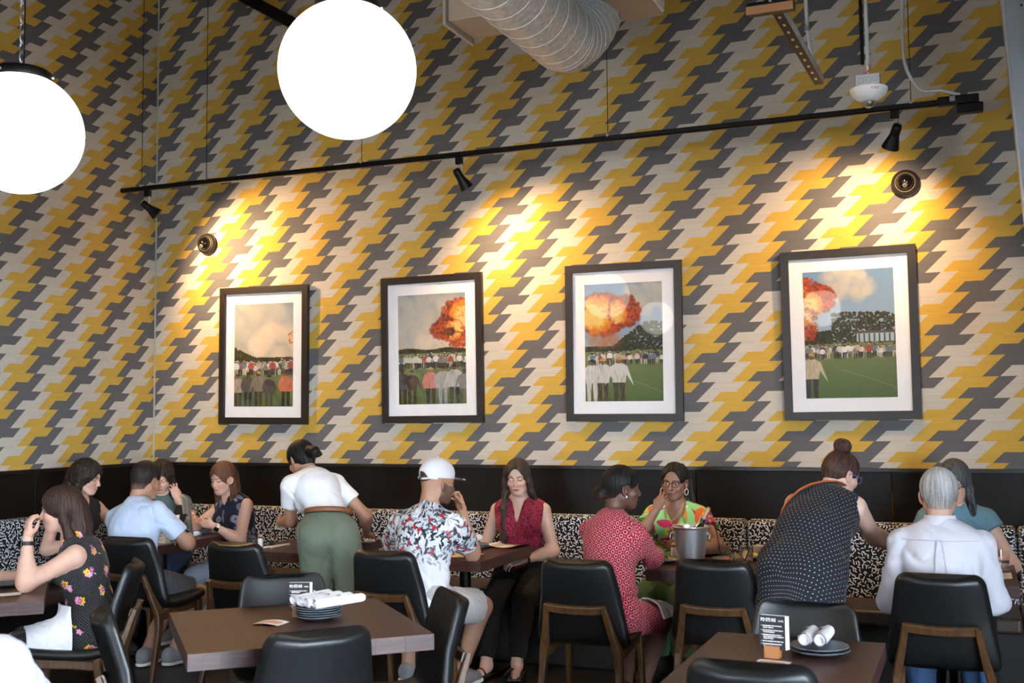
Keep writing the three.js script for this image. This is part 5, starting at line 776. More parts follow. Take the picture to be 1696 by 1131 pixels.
{ // young woman in burgundy
  const p = new Person({ label: 'woman with long dark hair in a burgundy sleeveless blouse, looking down', s: 0.95, w: 1.08, hip: [3.46, 0.545, 0.42], yaw: 0.14, lean: 0.06, lean2: 0.1, skin: 'pale', head: { yaw: 0.20, pitch: 0.17, roll: 0.03 }, look: { face: true, eyes: 0.2, lip: [0.42, 0.14, 0.13] },
    arms: { l: { e: [3.68, 0.745, 0.44], h: [3.50, 0.65, 0.67], palm: [-0.3, -0.8, -0.4], curl: 0.4, dir: [-1, -0.25, 0.4] }, r: { e: [3.22, 0.76, 0.46], h: [3.40, 0.64, 0.70], palm: [0.2, 0.9, -0.2], curl: 0.5, dir: [0.9, -0.1, 0.4] } }, legs: { l: { k: [3.64, 0.57, 0.84], a: [3.62, 0.08, 0.92] }, r: { k: [3.42, 0.57, 0.86], a: [3.44, 0.08, 0.98] } } }).body();
  p.top('sleeveless_blouse', C.burgundy, { g: 0.016, hem: 0.10, vneck: 0.15, vw: 0.055, neckR: 0.074, armhole: 0.016, amp: 0.005 }); p.bottom('trousers', C.black, {}); p.watch('l');
  for (const k of ['l', 'r']) { const a = p.leg[k]; const s = rbox(0.085, 0.014, 0.24, 0.006, 0, 0, 0); s.applyMatrix4(basisM(V().crossVectors(V(0, 1, 0), a.f), V(0, 1, 0), a.f, a.a.clone().addScaledVector(a.f, 0.06).setY(0.012))); const so = p.add('sandal', s, C.shoeDark); p.add('sandal_strap', tube([[a.a.x - 0.045, 0.02, a.a.z + 0.09], [a.a.x, 0.062, a.a.z + 0.085], [a.a.x + 0.045, 0.02, a.a.z + 0.09]], 0.006, 14, 6), C.shoeDark, null, so); }
  p.hair({ v: 0.009, line: 0.076, fw: 0.062, col: [0.018, 0.012, 0.010], col2: [0.085, 0.062, 0.052], low: null, coverEars: true, part: 0.0, st: 0.0016, extra: [...chain([[0, 0, -0.08], [0, -0.1, -0.085], [0, -0.2, -0.075]], 0.07, 0.06), ...chain([[0.066, 0.045, 0.01], [0.080, -0.03, 0.015], [0.088, -0.11, -0.005], [0.105, -0.19, -0.03], [0.11, -0.27, -0.05]], 0.022, 0.028), ...chain([[-0.066, 0.045, 0.01], [-0.080, -0.03, 0.02], [-0.088, -0.11, 0.03], [-0.10, -0.20, 0.07], [-0.102, -0.30, 0.095], [-0.105, -0.40, 0.105], [-0.108, -0.46, 0.10]], 0.026, 0.016, 0.03)] });
}
{ // woman in the red patterned dress, from behind
  const p = new Person({ label: 'woman in a red ring-print dress with a low black bun, seen from behind', s: 0.96, w: 1.10, hip: [4.44, 0.545, 1.64], yaw: PI - 0.35, lean: 0.10, lean2: 0.16, skin: 'dark', head: { yaw: PI - 0.95, pitch: 0.02 }, look: { eyes: 0.2 },
    arms: { r: { e: [4.63, 0.80, 1.38], h: [4.60, 0.795, 1.15], palm: [0, -1, 0], curl: 0.4 }, l: { e: [4.30, 0.84, 1.36], h: [4.46, 0.80, 1.20] } }, legs: { r: { k: [4.68, 0.54, 1.24], a: [4.52, 0.08, 1.28] }, l: { k: [4.50, 0.54, 1.20], a: [4.42, 0.08, 1.24] } } }).body();
  p.top('dress', C.redGeo, { sleeve: 0, sleeveL: 1.35, sleeveR: 1.35, sg: 0.013, g: 0.014, thighs: 0.86, amp: 0.007, freq: 11, neckR: 0.056 }); p.shoes(C.shoeDark, C.soleDark); p.lapCloth('white cloth napkin on the lap of the woman in the red dress', 'r', 0.034, [4.66, 0.60, 1.34], [0.3, 0, -1], [0.10, 0.10, 0.10]);
  const bc = p.waist.clone().addScaledVector(p.mid.U, -0.055), bm = meshField([ell(bc, 0.163 * 1.06, 0.09, 0.128 * 1.02, p.mid)], { cell: 0.007, post: (d, x, y, z) => { const h = (x - bc.x) * p.mid.U.x + (y - bc.y) * p.mid.U.y + (z - bc.z) * p.mid.U.z; return Math.max(d, Math.abs(h) - 0.018); } }); p.add('waistband', geoUV(bm, [{ a: bc, b: bc.clone().addScaledVector(p.mid.U, 0.1), r: 0.16, ref: V(0, 0, 1) }]), C.redGeo);
  p.hair({ v: 0.009, line: 0.062, low: -0.07, taper: true, col: HAIR.black, extra: [ell(V(0.02, -0.035, -0.125), 0.052, 0.048, 0.042, WORLD, { k: 0.015 })] });
  for (const s of [-1, 1]) p.headPart('earring', new THREE.SphereGeometry(0.006, 12, 8).translate(s * 0.084, -0.043, -0.002), C.pearl);
}
{ // woman with glasses and braids
  const p = new Person({ label: 'woman with dark glasses and long braids in a bright tropical print blouse', s: 0.93, w: 1.10, hip: [4.53, 0.545, 0.42], yaw: 0.08, lean: 0.12, lean2: 0.2, skin: 'brown', head: { yaw: 0.0, pitch: 0.06, roll: -0.03 }, look: { face: true, eyes: 0.8, lip: [0.16, 0.06, 0.05] },
    arms: { r: { e: [4.34, 0.82, 0.73], h: [4.485, 1.055, 0.70], palm: [0.1, 0, -1], curl: 0.75, dir: [0.5, 0.9, 0] }, l: { e: [4.82, 0.80, 0.62], h: [4.58, 0.80, 0.74], palm: [0, -0.3, -1], curl: 0.6, dir: [-1, 0.1, 0.2] } }, legs: {} }).body();
  p.top('blouse', C.tropic, { sleeve: 0.42, sg: 0.030, g: 0.016, hem: 0.1, scoop: 0.05, amp: 0.009, freq: 10 });
  p.bottom('skirt', plain('#3d5a3a'), { to: 1.75, flare: 0.05, lg: 0.02, waist: 0.13 }); p.shoes(C.shoeDark, C.soleDark); glasses(p, C.blackFrame); for (const s of [-1, 1]) hoop(p, s, 0.02, C.pearl);
  p.hair({ v: 0.007, line: 0.082, fw: 0.068, low: -0.03, nape: 0.05, col: HAIR.black, col2: [0.016, 0.013, 0.012], part: 0.015, st: 0.003 });
  const br = []; reseed(77); for (let i = 0; i < 26; i++) { const a = -2.5 + i / 25 * 5.0, s = Math.sign(a) || 1, x0 = Math.sin(a) * 0.088, z0 = -0.02 - Math.cos(a) * -0.0 - Math.abs(Math.cos(a / 2)) * 0.085, L = 0.20 + 0.08 * rnd(); br.push(tube([[x0 * 0.55, 0.115, z0 * 0.5], [x0 * 1.02, 0.04, z0], [x0 * 1.12 + s * 0.006, -0.08, z0 - 0.008], [x0 * 1.3 + s * 0.03 * (1 + rnd()), -0.08 - L, z0 - 0.005 + rnd() * 0.02]], 0.0052, 18, 6)); }
  p.headPart('braids', mergeGeometries(br), std({ color: new THREE.Color().setRGB(0.012, 0.010, 0.010), roughness: 0.5 }));
  const n = p.neck; p.add('necklace', tube([[n.x - 0.055, n.y + 0.01, n.z + 0.03], [n.x - 0.03, n.y - 0.06, n.z + 0.115], [n.x, n.y - 0.095, n.z + 0.135], [n.x + 0.03, n.y - 0.06, n.z + 0.115], [n.x + 0.055, n.y + 0.01, n.z + 0.03]], 0.0018, 30, 6), C.gold);
}
{ // standing woman in polka dots
  const p = new Person({ label: 'standing woman with a top bun, blue glasses and a navy polka dot blouse', s: 0.94, w: 1.27, belly: 0.03, stand: true, hip: [5.46, 0.83, 1.66], yaw: PI - 0.28, lean: 0.62, lean2: 0.95, skin: 'pale', head: { yaw: PI - 0.8, pitch: 0.35, roll: -0.02 }, neckLen: 0.06, look: { face: true, eyes: 0.2, neck: 1.08 },
    arms: { r: { e: [5.78, 0.90, 1.14], h: [5.98, 0.84, 1.0], palm: [0, -1, 0], dir: [0.6, -0.2, -0.4] }, l: { e: [5.30, 0.92, 1.24], h: [5.42, 0.80, 1.08] } }, legs: {} }).body();
  p.top('blouse', C.polka, { g: 0.020, hem: 0.22, loose: 0.035, armhole: 0.034, amp: 0.010, freq: 7, neckR: 0.062 }); p.bottom('jeans', C.darkJeans, {}); p.shoes(C.shoeDark, C.soleDark);
  glasses(p, C.blueFrame);
  p.hair({ v: 0.007, line: 0.066, nape: 0.04, low: -0.05, col: [0.03, 0.014, 0.012], col2: [0.12, 0.055, 0.04], extra: [ell(V(0, 0.150, -0.04), 0.05, 0.044, 0.05, WORLD, { k: 0.012 })] });
  { // cross-body strap laid on the back: rays from outside onto the blouse, right side of the neck down to the left flank
    const F = p.torso(0.024), ln = []; for (let i = 0; i <= 22; i++) { const t = i / 22, c = p.neck.clone().addScaledVector(p.ch.L, -0.075 + 0.30 * t).addScaledVector(p.ch.U, 0.035 - 0.36 * t), dir = p.ch.F.clone().addScaledVector(p.ch.L, -0.9 * t * t).normalize(); let q = c.clone().addScaledVector(dir, -0.6); for (let k = 0; k < 60; k++) { const d = evalF(F, q.x, q.y, q.z, 0.05); if (d < 0.006) break; q.addScaledVector(dir, Math.min(d * 0.7, 0.03)); } ln.push(q); }
    const pos = [], idx = []; ln.forEach((q, i) => { const tn = ln[Math.min(21, i + 1)].clone().sub(ln[Math.max(0, i - 1)]).normalize(), out = q.clone().sub(p.ribs).normalize(), sd = V().crossVectors(tn, out).normalize(); for (const [u, w] of [[-0.026, -0.001], [-0.024, 0.004], [-0.009, 0.006], [0.009, 0.006], [0.024, 0.004], [0.026, -0.001], [0, -0.008]]) { const v = q.clone().addScaledVector(sd, u).addScaledVector(out, w); pos.push(v.x, v.y, v.z); } });
    for (let i = 0; i < 22; i++) for (let k = 0; k < 7; k++) { const a = i * 7 + k, b = i * 7 + (k + 1) % 7; idx.push(a, b, a + 7, b, b + 7, a + 7); }
    const g = new THREE.BufferGeometry(); g.setAttribute('position', new THREE.Float32BufferAttribute(pos, 3)); g.setIndex(idx); g.computeVertexNormals(); p.add('bag_strap', g, C.strap, 'tan and orange bag strap'); }
}
{ // white-haired man
  const p = new Person({ label: 'white-haired man in a white long-sleeved shirt and jeans, seen from behind', male: true, s: 0.98, w: 1.04, hip: [6.10, 0.535, 1.66], yaw: PI, lean: 0.10, lean2: 0.2, neckLen: 0.062, skin: 'fair', head: { yaw: PI + 0.02, pitch: 0.08 }, look: {},
    arms: { l: { e: [5.88, 0.76, 1.58], h: [5.95, 0.66, 1.34], palm: [0, -1, 0] }, r: { e: [6.32, 0.76, 1.54], h: [6.26, 0.77, 1.29], palm: [0, -1, 0] } }, legs: { r: { k: [6.24, 0.55, 1.28] }, l: { k: [5.98, 0.55, 1.28] } } }).body();
  p.top('shirt', C.shirt, { sleeve: 1.86, sg: 0.019, g: 0.017, hem: 0.12, amp: 0.011, freq: 8, neckR: 0.062 }); p.bottom('jeans', C.jeans, { flare: 0.01 }); p.shoes(C.shoeDark, C.soleDark);
  const col = meshField([cap(p.neck.clone().addScaledVector(p.ch.U, 0.0), p.neck.clone().addScaledVector(p.ch.U, 0.05), 0.084, 0.072)], { cell: 0.0032, post: (d, x, y, z) => Math.max(d, -(d + 0.008), -((y - p.neck.y) + 0.03), y - p.neck.y - 0.052) }); p.add('collar', geoOf(col), C.shirt);
  p.add('yoke_seam', tube(p.backLine([-0.17, -0.12, -0.06, 0, 0.06, 0.12, 0.17].map((l) => [l, -0.085 + 0.35 * l * l]), 0.018), 0.0028, 40, 6), C.shirt); for (const l of [-0.012, 0.012]) p.add('pleat', tube(p.backLine([0, 1, 2, 3, 4, 5].map((k) => [l * (1 + k * 0.25), -0.088 - k * 0.03]), 0.0165), 0.0035, 30, 6), C.shirt);
  p.hair({ v: 0.009, line: 0.066, low: -0.082, taper: true, cell: 0.004, col: [0.20, 0.19, 0.18], col2: [0.66, 0.64, 0.62], st: 0.003, grey: (x, y) => y * 4 });
}
{ // woman in teal behind him
  const p = new Person({ label: 'woman in a teal blouse with straight dark hair behind the white-haired man', s: 0.97, hip: [6.16, 0.55, 0.42], yaw: 0.0, lean: 0.06, lean2: 0.12, skin: 'fair', head: { yaw: -0.1, pitch: 0.35 }, look: {}, arms: { l: { e: [6.42, 0.78, 0.5], h: [6.25, 0.78, 0.72] }, r: { e: [5.94, 0.78, 0.5], h: [6.08, 0.78, 0.74] } } }).body();
  p.top('blouse', C.teal, { sleeve: 0.22, sg: 0.03, g: 0.016, hem: 0.1 }); p.bottom('trousers', C.black, {}); p.shoes(C.shoeDark, C.soleDark);
  p.hair({ v: 0.012, line: 0.064, col: [0.012, 0.012, 0.013], col2: [0.16, 0.17, 0.18], low: null, coverEars: true, extra: [...[-1, 1].flatMap((s) => chain([[s * 0.066, 0.04, 0.0], [s * 0.082, -0.04, 0.01], [s * 0.09, -0.14, 0.02], [s * 0.09, -0.24, 0.04]], 0.024, 0.02)), ...chain([[0, 0, -0.08], [0, -0.1, -0.09], [0, -0.2, -0.08]], 0.07, 0.055)] });
}
{ // woman in the black flowered dress at the left
  const p = new Person({ label: 'woman in a black dress with yellow and pink flowers raising her hand to her mouth', s: 0.92, w: 1.16, hip: [2.06, 0.52, 2.82], yaw: -0.88, lean: 0.10, lean2: 0.3, skin: 'fair', head: { yaw: -0.95, pitch: 0.06 }, look: { face: true, eyes: 0.8 },
    arms: { l: { e: [1.90, 0.785, 3.13], h: [1.885, 1.00, 3.10], palm: [0.3, 0, -0.9], curl: 0.62, dir: [0.1, 1, -0.02] }, r: { e: [1.72, 0.79, 2.80], h: [1.60, 0.79, 2.95] } }, legs: { l: { k: [1.84, 0.54, 3.12] }, r: { k: [1.72, 0.54, 2.98] } } }).body();
  p.top('dress', C.flowerBlack, { g: 0.015, thighs: 0.98, armhole: 0.006, amp: 0.007, freq: 11, scoop: 0.03, ref: [0.7, 0, 0.7] }); p.shoes(C.shoeDark, C.soleDark); p.watch('l'); p.lapCloth('white cloth napkin on the lap of the woman in the flowered dress', 'l', 0.034, [1.99, 0.56, 3.06], [-0.6, 0, 0.8], [0.10, 0.11, 0.12]);
  p.hair({ v: 0.013, line: 0.062, col: [0.022, 0.012, 0.009], col2: [0.07, 0.036, 0.027], low: null, coverEars: true, extra: [...[-1, 1].flatMap((s) => chain([[s * 0.068, 0.03, -0.015], [s * 0.080, -0.05, -0.03], [s * 0.080, -0.14, -0.05], [s * 0.065, -0.21, -0.06]], 0.026, 0.024)), ...chain([[0, 0, -0.08], [0, -0.1, -0.10], [0, -0.21, -0.11], [0, -0.29, -0.115]], 0.068, 0.045)] });
}
{ // guest in pale lilac, only a shoulder in view, close to the camera
  const p = new Person({ label: 'guest in a pale lilac shirt, only a blurred shoulder at the lower left corner', male: true, s: 1.02, w: 1.1, hip: [3.885, 0.54, 5.36], yaw: PI + 0.5, lean: 0.1, skin: 'fair', look: {}, arms: { r: { e: [3.91, 0.78, 4.96], h: [3.70, 0.76, 4.81] } } }).body();
  p.top('shirt', C.lilac, { sleeve: 1.8, sg: 0.024, g: 0.022, hem: 0.12, amp: 0.006 }); p.bottom('trousers', C.black, {}); p.shoes(C.shoeDark, C.soleDark); p.hair({ v: 0.007, line: 0.066, nape: 0.06, low: -0.06, col: HAIR.dark });
}
// ---------------------------------------------------------------- things on the tables
const TT = 0.75;
const plateGeo = (r) => lathe([[0.001, 0.004], [r * 0.62, 0.004], [r * 0.70, 0.009], [r * 0.97, 0.017], [r, 0.0195], [r * 0.985, 0.022], [r * 0.955, 0.0205], [r * 0.68, 0.012], [r * 0.6, 0.008], [0.001, 0.008]], 48);
const P19 = plateGeo(0.098), P17 = plateGeo(0.085);
const plate = (label, x, y, z, geo = P19, group) => solo('plate', geo, M.plate, label, 'plate', group, [x, y, z]);
const NTH = ['lowest', 'second lowest', 'middle', 'second highest', 'topmost'];
for (let k = 0; k < 5; k++) plate(`${NTH[k]} grey plate in the stack of five under the four rolled napkins`, 3.685, TT + k * 0.0095, 3.255, P19, 'plates stacked under the four rolled napkins');
for (let k = 0; k < 2; k++) plate(k ? 'upper grey plate carrying the two rolled napkins' : 'lower grey plate under the two rolled napkins', 5.735, TT + k * 0.012, 3.235, plateGeo(0.106 - 0.003 * k));
for (let k = 0; k < 3; k++) plate(`${['bottom', 'middle', 'top'][k]} dark plate of the stack beside the menus on the corner table`, 0.985, TT + k * 0.0095, 0.66, P19, 'plates stacked on the corner table');
for (let k = 0; k < 2; k++) plate(`${['lower', 'upper'][k]} dark plate stacked beside the open menu of the woman in burgundy`, 3.28, TT + k * 0.0095, 0.80, P19, 'plates stacked beside the open menu');
plate('grey plate behind the steel wine bucket', 4.754, TT, 0.67, P19); plate('grey plate with scraps of food left of the wine bucket', 4.60, TT, 1.06, P19); plate('flat grey plate right of the wine bucket', 4.93, TT, 0.92, P17);
plate('dark plate with a lemon wedge below the small beige cup', 5.07, TT, 0.79, P17); plate('black dish on the table of the woman in the flowered dress', 1.66, TT, 3.03, P17);
// rolled napkins: a spiral of cloth, slightly fuller at one end
function napkinGeo(L, r0, r1, flat = 1) {
  const n = 80, m = 14, pos = [], uv = [], idx = [];
  for (let j = 0; j <= m; j++) for (let i = 0; i <= n; i++) {
    const t = i / n, a = t * 2 * PI * 3.6 + 0.4, s = j / m, R = (r0 + (r1 - r0) * s), r = R * (0.05 + 0.95 * Math.pow(t, 0.62)) * (1 + 0.05 * N3(a, s * 4, r0 * 90)), z = -L / 2 + L * s + 0.006 * Math.sin(a * 0.5) * (j === 0 || j === m ? 1 : 0.4);
    pos.push(Math.cos(a) * r, R * flat + Math.sin(a) * r * flat, z); uv.push(t, s);
  }
  for (let j = 0; j < m; j++) for (let i = 0; i < n; i++) { const a = j * (n + 1) + i; idx.push(a, a + 1, a + n + 1, a + 1, a + n + 2, a + n + 1); }
  const g = new THREE.BufferGeometry(); g.setAttribute('position', new THREE.Float32BufferAttribute(pos, 3)); g.setAttribute('uv', new THREE.Float32BufferAttribute(uv, 2)); g.setIndex(idx); g.computeVertexNormals(); return g;
}
M.napkin.side = THREE.DoubleSide;
function napkin(label, a, b, y, r = 0.021, group, tilt = 0) {
  const g = napkinGeo(Math.hypot(b[0] - a[0], b[1] - a[1]), r, r * 0.86), t = thing('rolled_napkin', label, 'napkin', [(a[0] + b[0]) / 2, y, (a[1] + b[1]) / 2], Math.atan2(b[0] - a[0], b[1] - a[1]), group); if (tilt) t.rotation.set(tilt, t.rotation.y, 0, 'YXZ');
  part('cloth_roll', g, M.napkin, t); part('core', new THREE.CylinderGeometry(r * 0.7, r * 0.78, Math.hypot(b[0] - a[0], b[1] - a[1]) * 0.95, 20).rotateX(PI / 2).translate(0, r * 0.98, 0), M.napkin, t); part('band', new THREE.CylinderGeometry(r * 1.03, r * 1.03, 0.012, 28, 1, true).rotateX(PI / 2).translate(0, r, 0.01), M.napkin, t); return t;
}
{ const y = TT + 4 * 0.0095 + 0.022, d = [0.02, -0.245];
  [['leftmost of the four rolled napkins, farthest from the near chair', 3.60, 3.315], ['second of the four rolled napkins, counted from the card holder', 3.646, 3.335], ['third of the four rolled napkins, counted from the card holder', 3.690, 3.352], ['rightmost of the four rolled napkins, nearest to the near chair', 3.735, 3.362]].forEach(([l, x, z], k) => napkin(l, [x, z], [x + 0.028 + 0.02 * k, z - 0.235], y, 0.0225)); }
napkin('left one of the two rolled napkins on grey plates', [5.694, 3.30], [5.70, 3.10], TT + 0.035, 0.0245); napkin('right one of the two rolled napkins on grey plates', [5.745, 3.295], [5.752, 3.09], TT + 0.035, 0.0255);
napkin('long rolled napkin on the corner table in front of the woman with the menu', [1.075, 0.93], [1.02, 0.62], TT, 0.02); napkin('crumpled napkin end beside the watch of the woman with the menu', [1.05, 0.56], [1.12, 0.47], TT, 0.024);
napkin('rolled napkin on the dark plates beside the open menu', [3.22, 0.93], [3.26, 0.66], TT + 0.034, 0.026);
// card holders with a printed card
const cardTex = canvasTex(512, 640, (g, w, h) => {
  g.fillStyle = '#1b1719'; g.fillRect(0, 0, w, h); g.fillStyle = '#efe9e6'; g.textBaseline = 'alphabetic'; g.font = 'bold 84px sans-serif'; g.save(); g.translate(26, 118); g.scale(0.74, 1.1); g.fillText('PO\u00b7STI\u00b7NO', 0, 0); g.restore(); g.font = 'bold 46px sans-serif'; g.save(); g.translate(376, 112); g.scale(0.78, 1); g.fillText('(verb)', 0, 0); g.restore();
  reseed(4); let y = 190; for (const block of [2, 2, 3, 1, 2]) { g.fillRect(34, y, 10, 12); for (let l = 0; l < block; l++) { let x = l ? 78 : 62; const end = l === block - 1 && l ? 250 + rnd() * 90 : 430 + rnd() * 50; while (x < end) { const L = 16 + rnd() * 44; g.fillRect(x, y, Math.min(L, end - x), 15 + (rnd() < 0.5 ? 3 : 0)); x += L + 8; } y += 34; } y += 18; }
});
M.card = std({ map: cardTex, roughness: 0.6 }); M.cardSide = std({ color: lin('#e6e1dc'), roughness: 0.8 });
function cardHolder(label, x, z, turn) {
  const t = thing('card_holder', label, 'card holder', [x, TT, z], turn); t.scale.setScalar(0.84);
  part('block', [rbox(0.062, 0.05, 0.018, 0.002, 0, 0.025, 0.013), rbox(0.062, 0.05, 0.018, 0.002, 0, 0.025, -0.013), rbox(0.062, 0.03, 0.012, 0.001, 0, 0.015, 0)], M.block, t);
  const c = uvXY(box(0.108, 0.138, 0.0012, 0, 0.034 + 0.069, 0), (px, py) => [px / 0.108 + 0.5, (py - 0.034) / 0.138]); part('card', c, M.card, t, 'black printed card');
  part('back_card', box(0.108, 0.138, 0.0012, 0, 0.103, 0).translate(0, -0.034, 0).rotateX(-0.16).translate(0, 0.034, -0.002), M.cardSide, t, 'pale back of the folded card');
  part('folded_leaf', box(0.026, 0.136, 0.0012, 0.013, 0.102, 0).rotateY(1.2).translate(0.0535, 0.0, -0.0005), M.cardSide, t, 'pale folded edge of the card');
}
cardHolder('wooden block holding a black printed card beside the four rolled napkins', 3.575, 3.235, 0.42); cardHolder('wooden block holding a black printed card beside the two rolled napkins', 5.592, 3.345, -0.10);
const flyerTex = canvasTex(256, 128, (g) => { g.fillStyle = '#ece4dc'; g.fillRect(0, 0, 256, 128); g.fillStyle = '#e08a52'; g.fillRect(26, 34, 200, 16); g.fillRect(26, 58, 204, 14); g.fillRect(26, 80, 190, 16); g.fillStyle = '#c9713e'; g.fillRect(120, 84, 60, 6); });
M.flyer = std({ map: flyerTex, roughness: 0.8, side: THREE.DoubleSide });
function flyer(label, x, z, turn, w = 0.125, d = 0.095, lift = 0.006) { const g = new THREE.PlaneGeometry(w, d, 16, 4).rotateX(-PI / 2), p = g.attributes.position; for (let i = 0; i < p.count; i++) p.setY(i, 0.0012 + lift * Math.cos(p.getX(i) / w * PI) + 0.001); g.computeVertexNormals(); const m = solo('flyer', g, M.flyer, label, 'flyer', null, [x, TT, z]); m.rotation.y = turn; }
flyer('small white flyer with orange lines beside the four rolled napkins', 3.553, 3.408, 0.05); flyer('small white flyer with orange lines near the two rolled napkins', 5.604, 3.45, -0.12, 0.112, 0.105, 0.001);
// menus
const menuTex = canvasTex(512, 720, (g, w, h) => { g.fillStyle = '#e4ddd0'; g.fillRect(0, 0, w, h); g.fillStyle = '#4a443e'; reseed(12); for (let c = 0; c < 2; c++) { let y = 60; while (y < h - 60) { g.fillRect(40 + c * 236, y, 70 + rnd() * 60, 12); y += 24; for (let l = 0; l < 3; l++) { g.fillRect(40 + c * 236, y, 130 + rnd() * 60, 5); y += 14; } y += 14; } } });
M.menu = std({ map: menuTex, roughness: 0.85, side: THREE.DoubleSide }); M.menuDark = std({ color: lin('#26221f'), roughness: 0.6 });
function sheet(name, label, w, h, bend, mat, pos, X, Y) {    // sheet spanned by directions X, Y with a bend across X
  const g = new THREE.PlaneGeometry(w, h, 14, 6), p = g.attributes.position; for (let i = 0; i < p.count; i++) p.setZ(i, bend * (p.getX(i) / w * 2) ** 2); g.computeVertexNormals();
  const x = V(...X).normalize(), y = V(...Y); y.addScaledVector(x, -x.dot(y)).normalize(); const t = thing(name, label, 'menu', pos); const m = part('page', g, mat, t); m.quaternion.setFromRotationMatrix(new THREE.Matrix4().makeBasis(x, y, V().crossVectors(x, y))); return t;
}
sheet('menu', 'cream menu held up by the auburn-haired woman', 0.20, 0.27, 0.012, M.menu, [1.10, 0.915, 0.90], [0.75, -0.25, 0.45], [0.05, 0.9, 0.25]);
sheet('menu', 'dark menu held between the polo shirt and the auburn-haired woman', 0.20, 0.22, 0.008, M.menuDark, [0.98, 0.885, 0.86], [0.9, 0.1, 0.3], [0, 0.8, -0.5]);
sheet('menu', 'cream menu in front of the man in the light blue polo shirt', 0.16, 0.24, 0.01, M.menu, [1.10, 0.83, 1.14], [0.9, 0, -0.5], [0.2, 0.7, -0.7]);
{ const t = sheet('menu', 'open white menu lying in front of the woman in burgundy', 0.21, 0.28, 0.018, M.menu, [3.46, TT + 0.004, 0.60], [1, 0, 0.1], [0, 0, -1]); const q = sheet('menu', 'grey menu page sticking out under the open white menu', 0.10, 0.22, 0.004, std({ color: lin('#77797c'), roughness: 0.7 }), [3.345, TT + 0.008, 0.66], [1, 0, 0.2], [0.2, 0, -1]); }
sheet('menu', 'pale menu under the elbow of the man in the white cap', 0.24, 0.20, 0.004, M.menu, [3.36, TT + 0.004, 1.17], [1, 0, 0], [0, 0, -1]);
sheet('menu', 'white card on the table of the woman in the flowered dress', 0.15, 0.10, 0.002, std({ color: lin('#e9e4da'), roughness: 0.8, side: THREE.DoubleSide }), [1.88, TT + 0.003, 3.23], [0.7, 0, -0.7], [-0.7, 0, -0.7]);
sheet('menu', 'pale paper beside the white-haired man', 0.12, 0.22, 0.003, M.menu, [6.36, TT + 0.003, 1.05], [1, 0, 0], [0, 0, -1]);
// salt and pepper jars
function jar(label, x, z, fill) { const t = thing('salt_jar', label, 'jar', [x, TT, z]); part('glass', lathe([[0.001, 0.002], [0.018, 0.002], [0.02, 0.006], [0.02, 0.058], [0.014, 0.066], [0.014, 0.072]], 28), M.glass, t); part('contents', lathe([[0.001, 0.004], [0.017, 0.004], [0.018, 0.008], [0.018, fill ? 0.056 : 0.022], [0.001, fill ? 0.056 : 0.022]], 24), fill ? M.white : std({ color: lin('#3a332c'), roughness: 0.9 }), t); part('lid', lathe([[0.001, 0.084], [0.012, 0.082], [0.0165, 0.076], [0.0165, 0.066], [0.001, 0.066]], 24), fill ? std({ color: lin('#c9a58c'), roughness: 0.4 }) : M.copper, t); }
jar('salt jar full of white salt on the table of the waitress', 1.905, 1.175, true); jar('nearly empty clear jar beside the salt jar', 1.925, 1.07, false); jar('white salt jar half hidden behind the red dress sleeve', 4.60, 0.83, true);
for (const [l, a, b] of [['straw nearer the salt jar, one of two white paper straws', [1.965, 1.225], [2.01, 1.0]], ['straw farther from the salt jar, one of two white paper straws', [2.02, 1.22], [2.02, 1.01]]]) solo('paper_straw', rod([a[0], TT + 0.006, a[1]], [b[0], TT + 0.006, b[1]], 0.006, 0.006, 12), M.paperWhite, l, 'straw');
// glasses of water
function tumbler(label, x, z, level, straw, lemon) {
  const t = thing('water_glass', label, 'glass', [x, TT, z]);
  part('glass', lathe([[0.001, 0.001], [0.030, 0.001], [0.031, 0.004], [0.039, 0.105], [0.0375, 0.1055], [0.0362, 0.104], [0.0285, 0.012], [0.001, 0.011]], 40), M.glass, t);
  if (level) part('water', lathe([[0.001, 0.0115], [0.0283, 0.0125], [0.0283 + 0.0077 * (level - 0.012) / 0.092, level], [0.001, level]], 32), M.water, t);
  if (straw) part('straw', rod([-0.012, 0.015, 0.005], straw, 0.0028, 0.0028, 8), M.blackMetal, t, 'thin black straw');
  if (lemon) part('lemon', new THREE.CylinderGeometry(0.018, 0.018, 0.006, 20, 1, false, 0, PI).rotateX(1.1).translate(0.0, 0.05, 0.008), std({ color: lin('#d8cf7a'), roughness: 0.5 }), t);
  for (let k = 0; k < 3; k++) part('ice', rbox(0.018, 0.018, 0.018, 0.003).rotateX(k).rotateZ(k * 2).translate(-0.01 + k * 0.011, 0.03 + k * 0.012, -0.006 + k * 0.006), M.glass, t);
}
tumbler('water glass with a long black straw behind the others, right of the wine bucket', 4.865, 0.70, 0.055, [-0.045, 0.19, 0.01]); tumbler('water glass with lemon and black straw, near the front table edge', 5.00, 1.02, 0.06, [0.045, 0.135, 0.0], true); tumbler('water glass with a black straw beside the lemon glass', 5.055, 0.94, 0.075, [0.03, 0.13, 0.01]);
tumbler('water glass behind the elbow of the man in the white cap', 3.10, 0.94, 0.07, null); tumbler('glass beside the right shoulder of the white-haired man', 6.385, 0.80, 0.05, null); tumbler('water glass on the table at the left picture edge', 1.70, 3.20, 0.06, null);
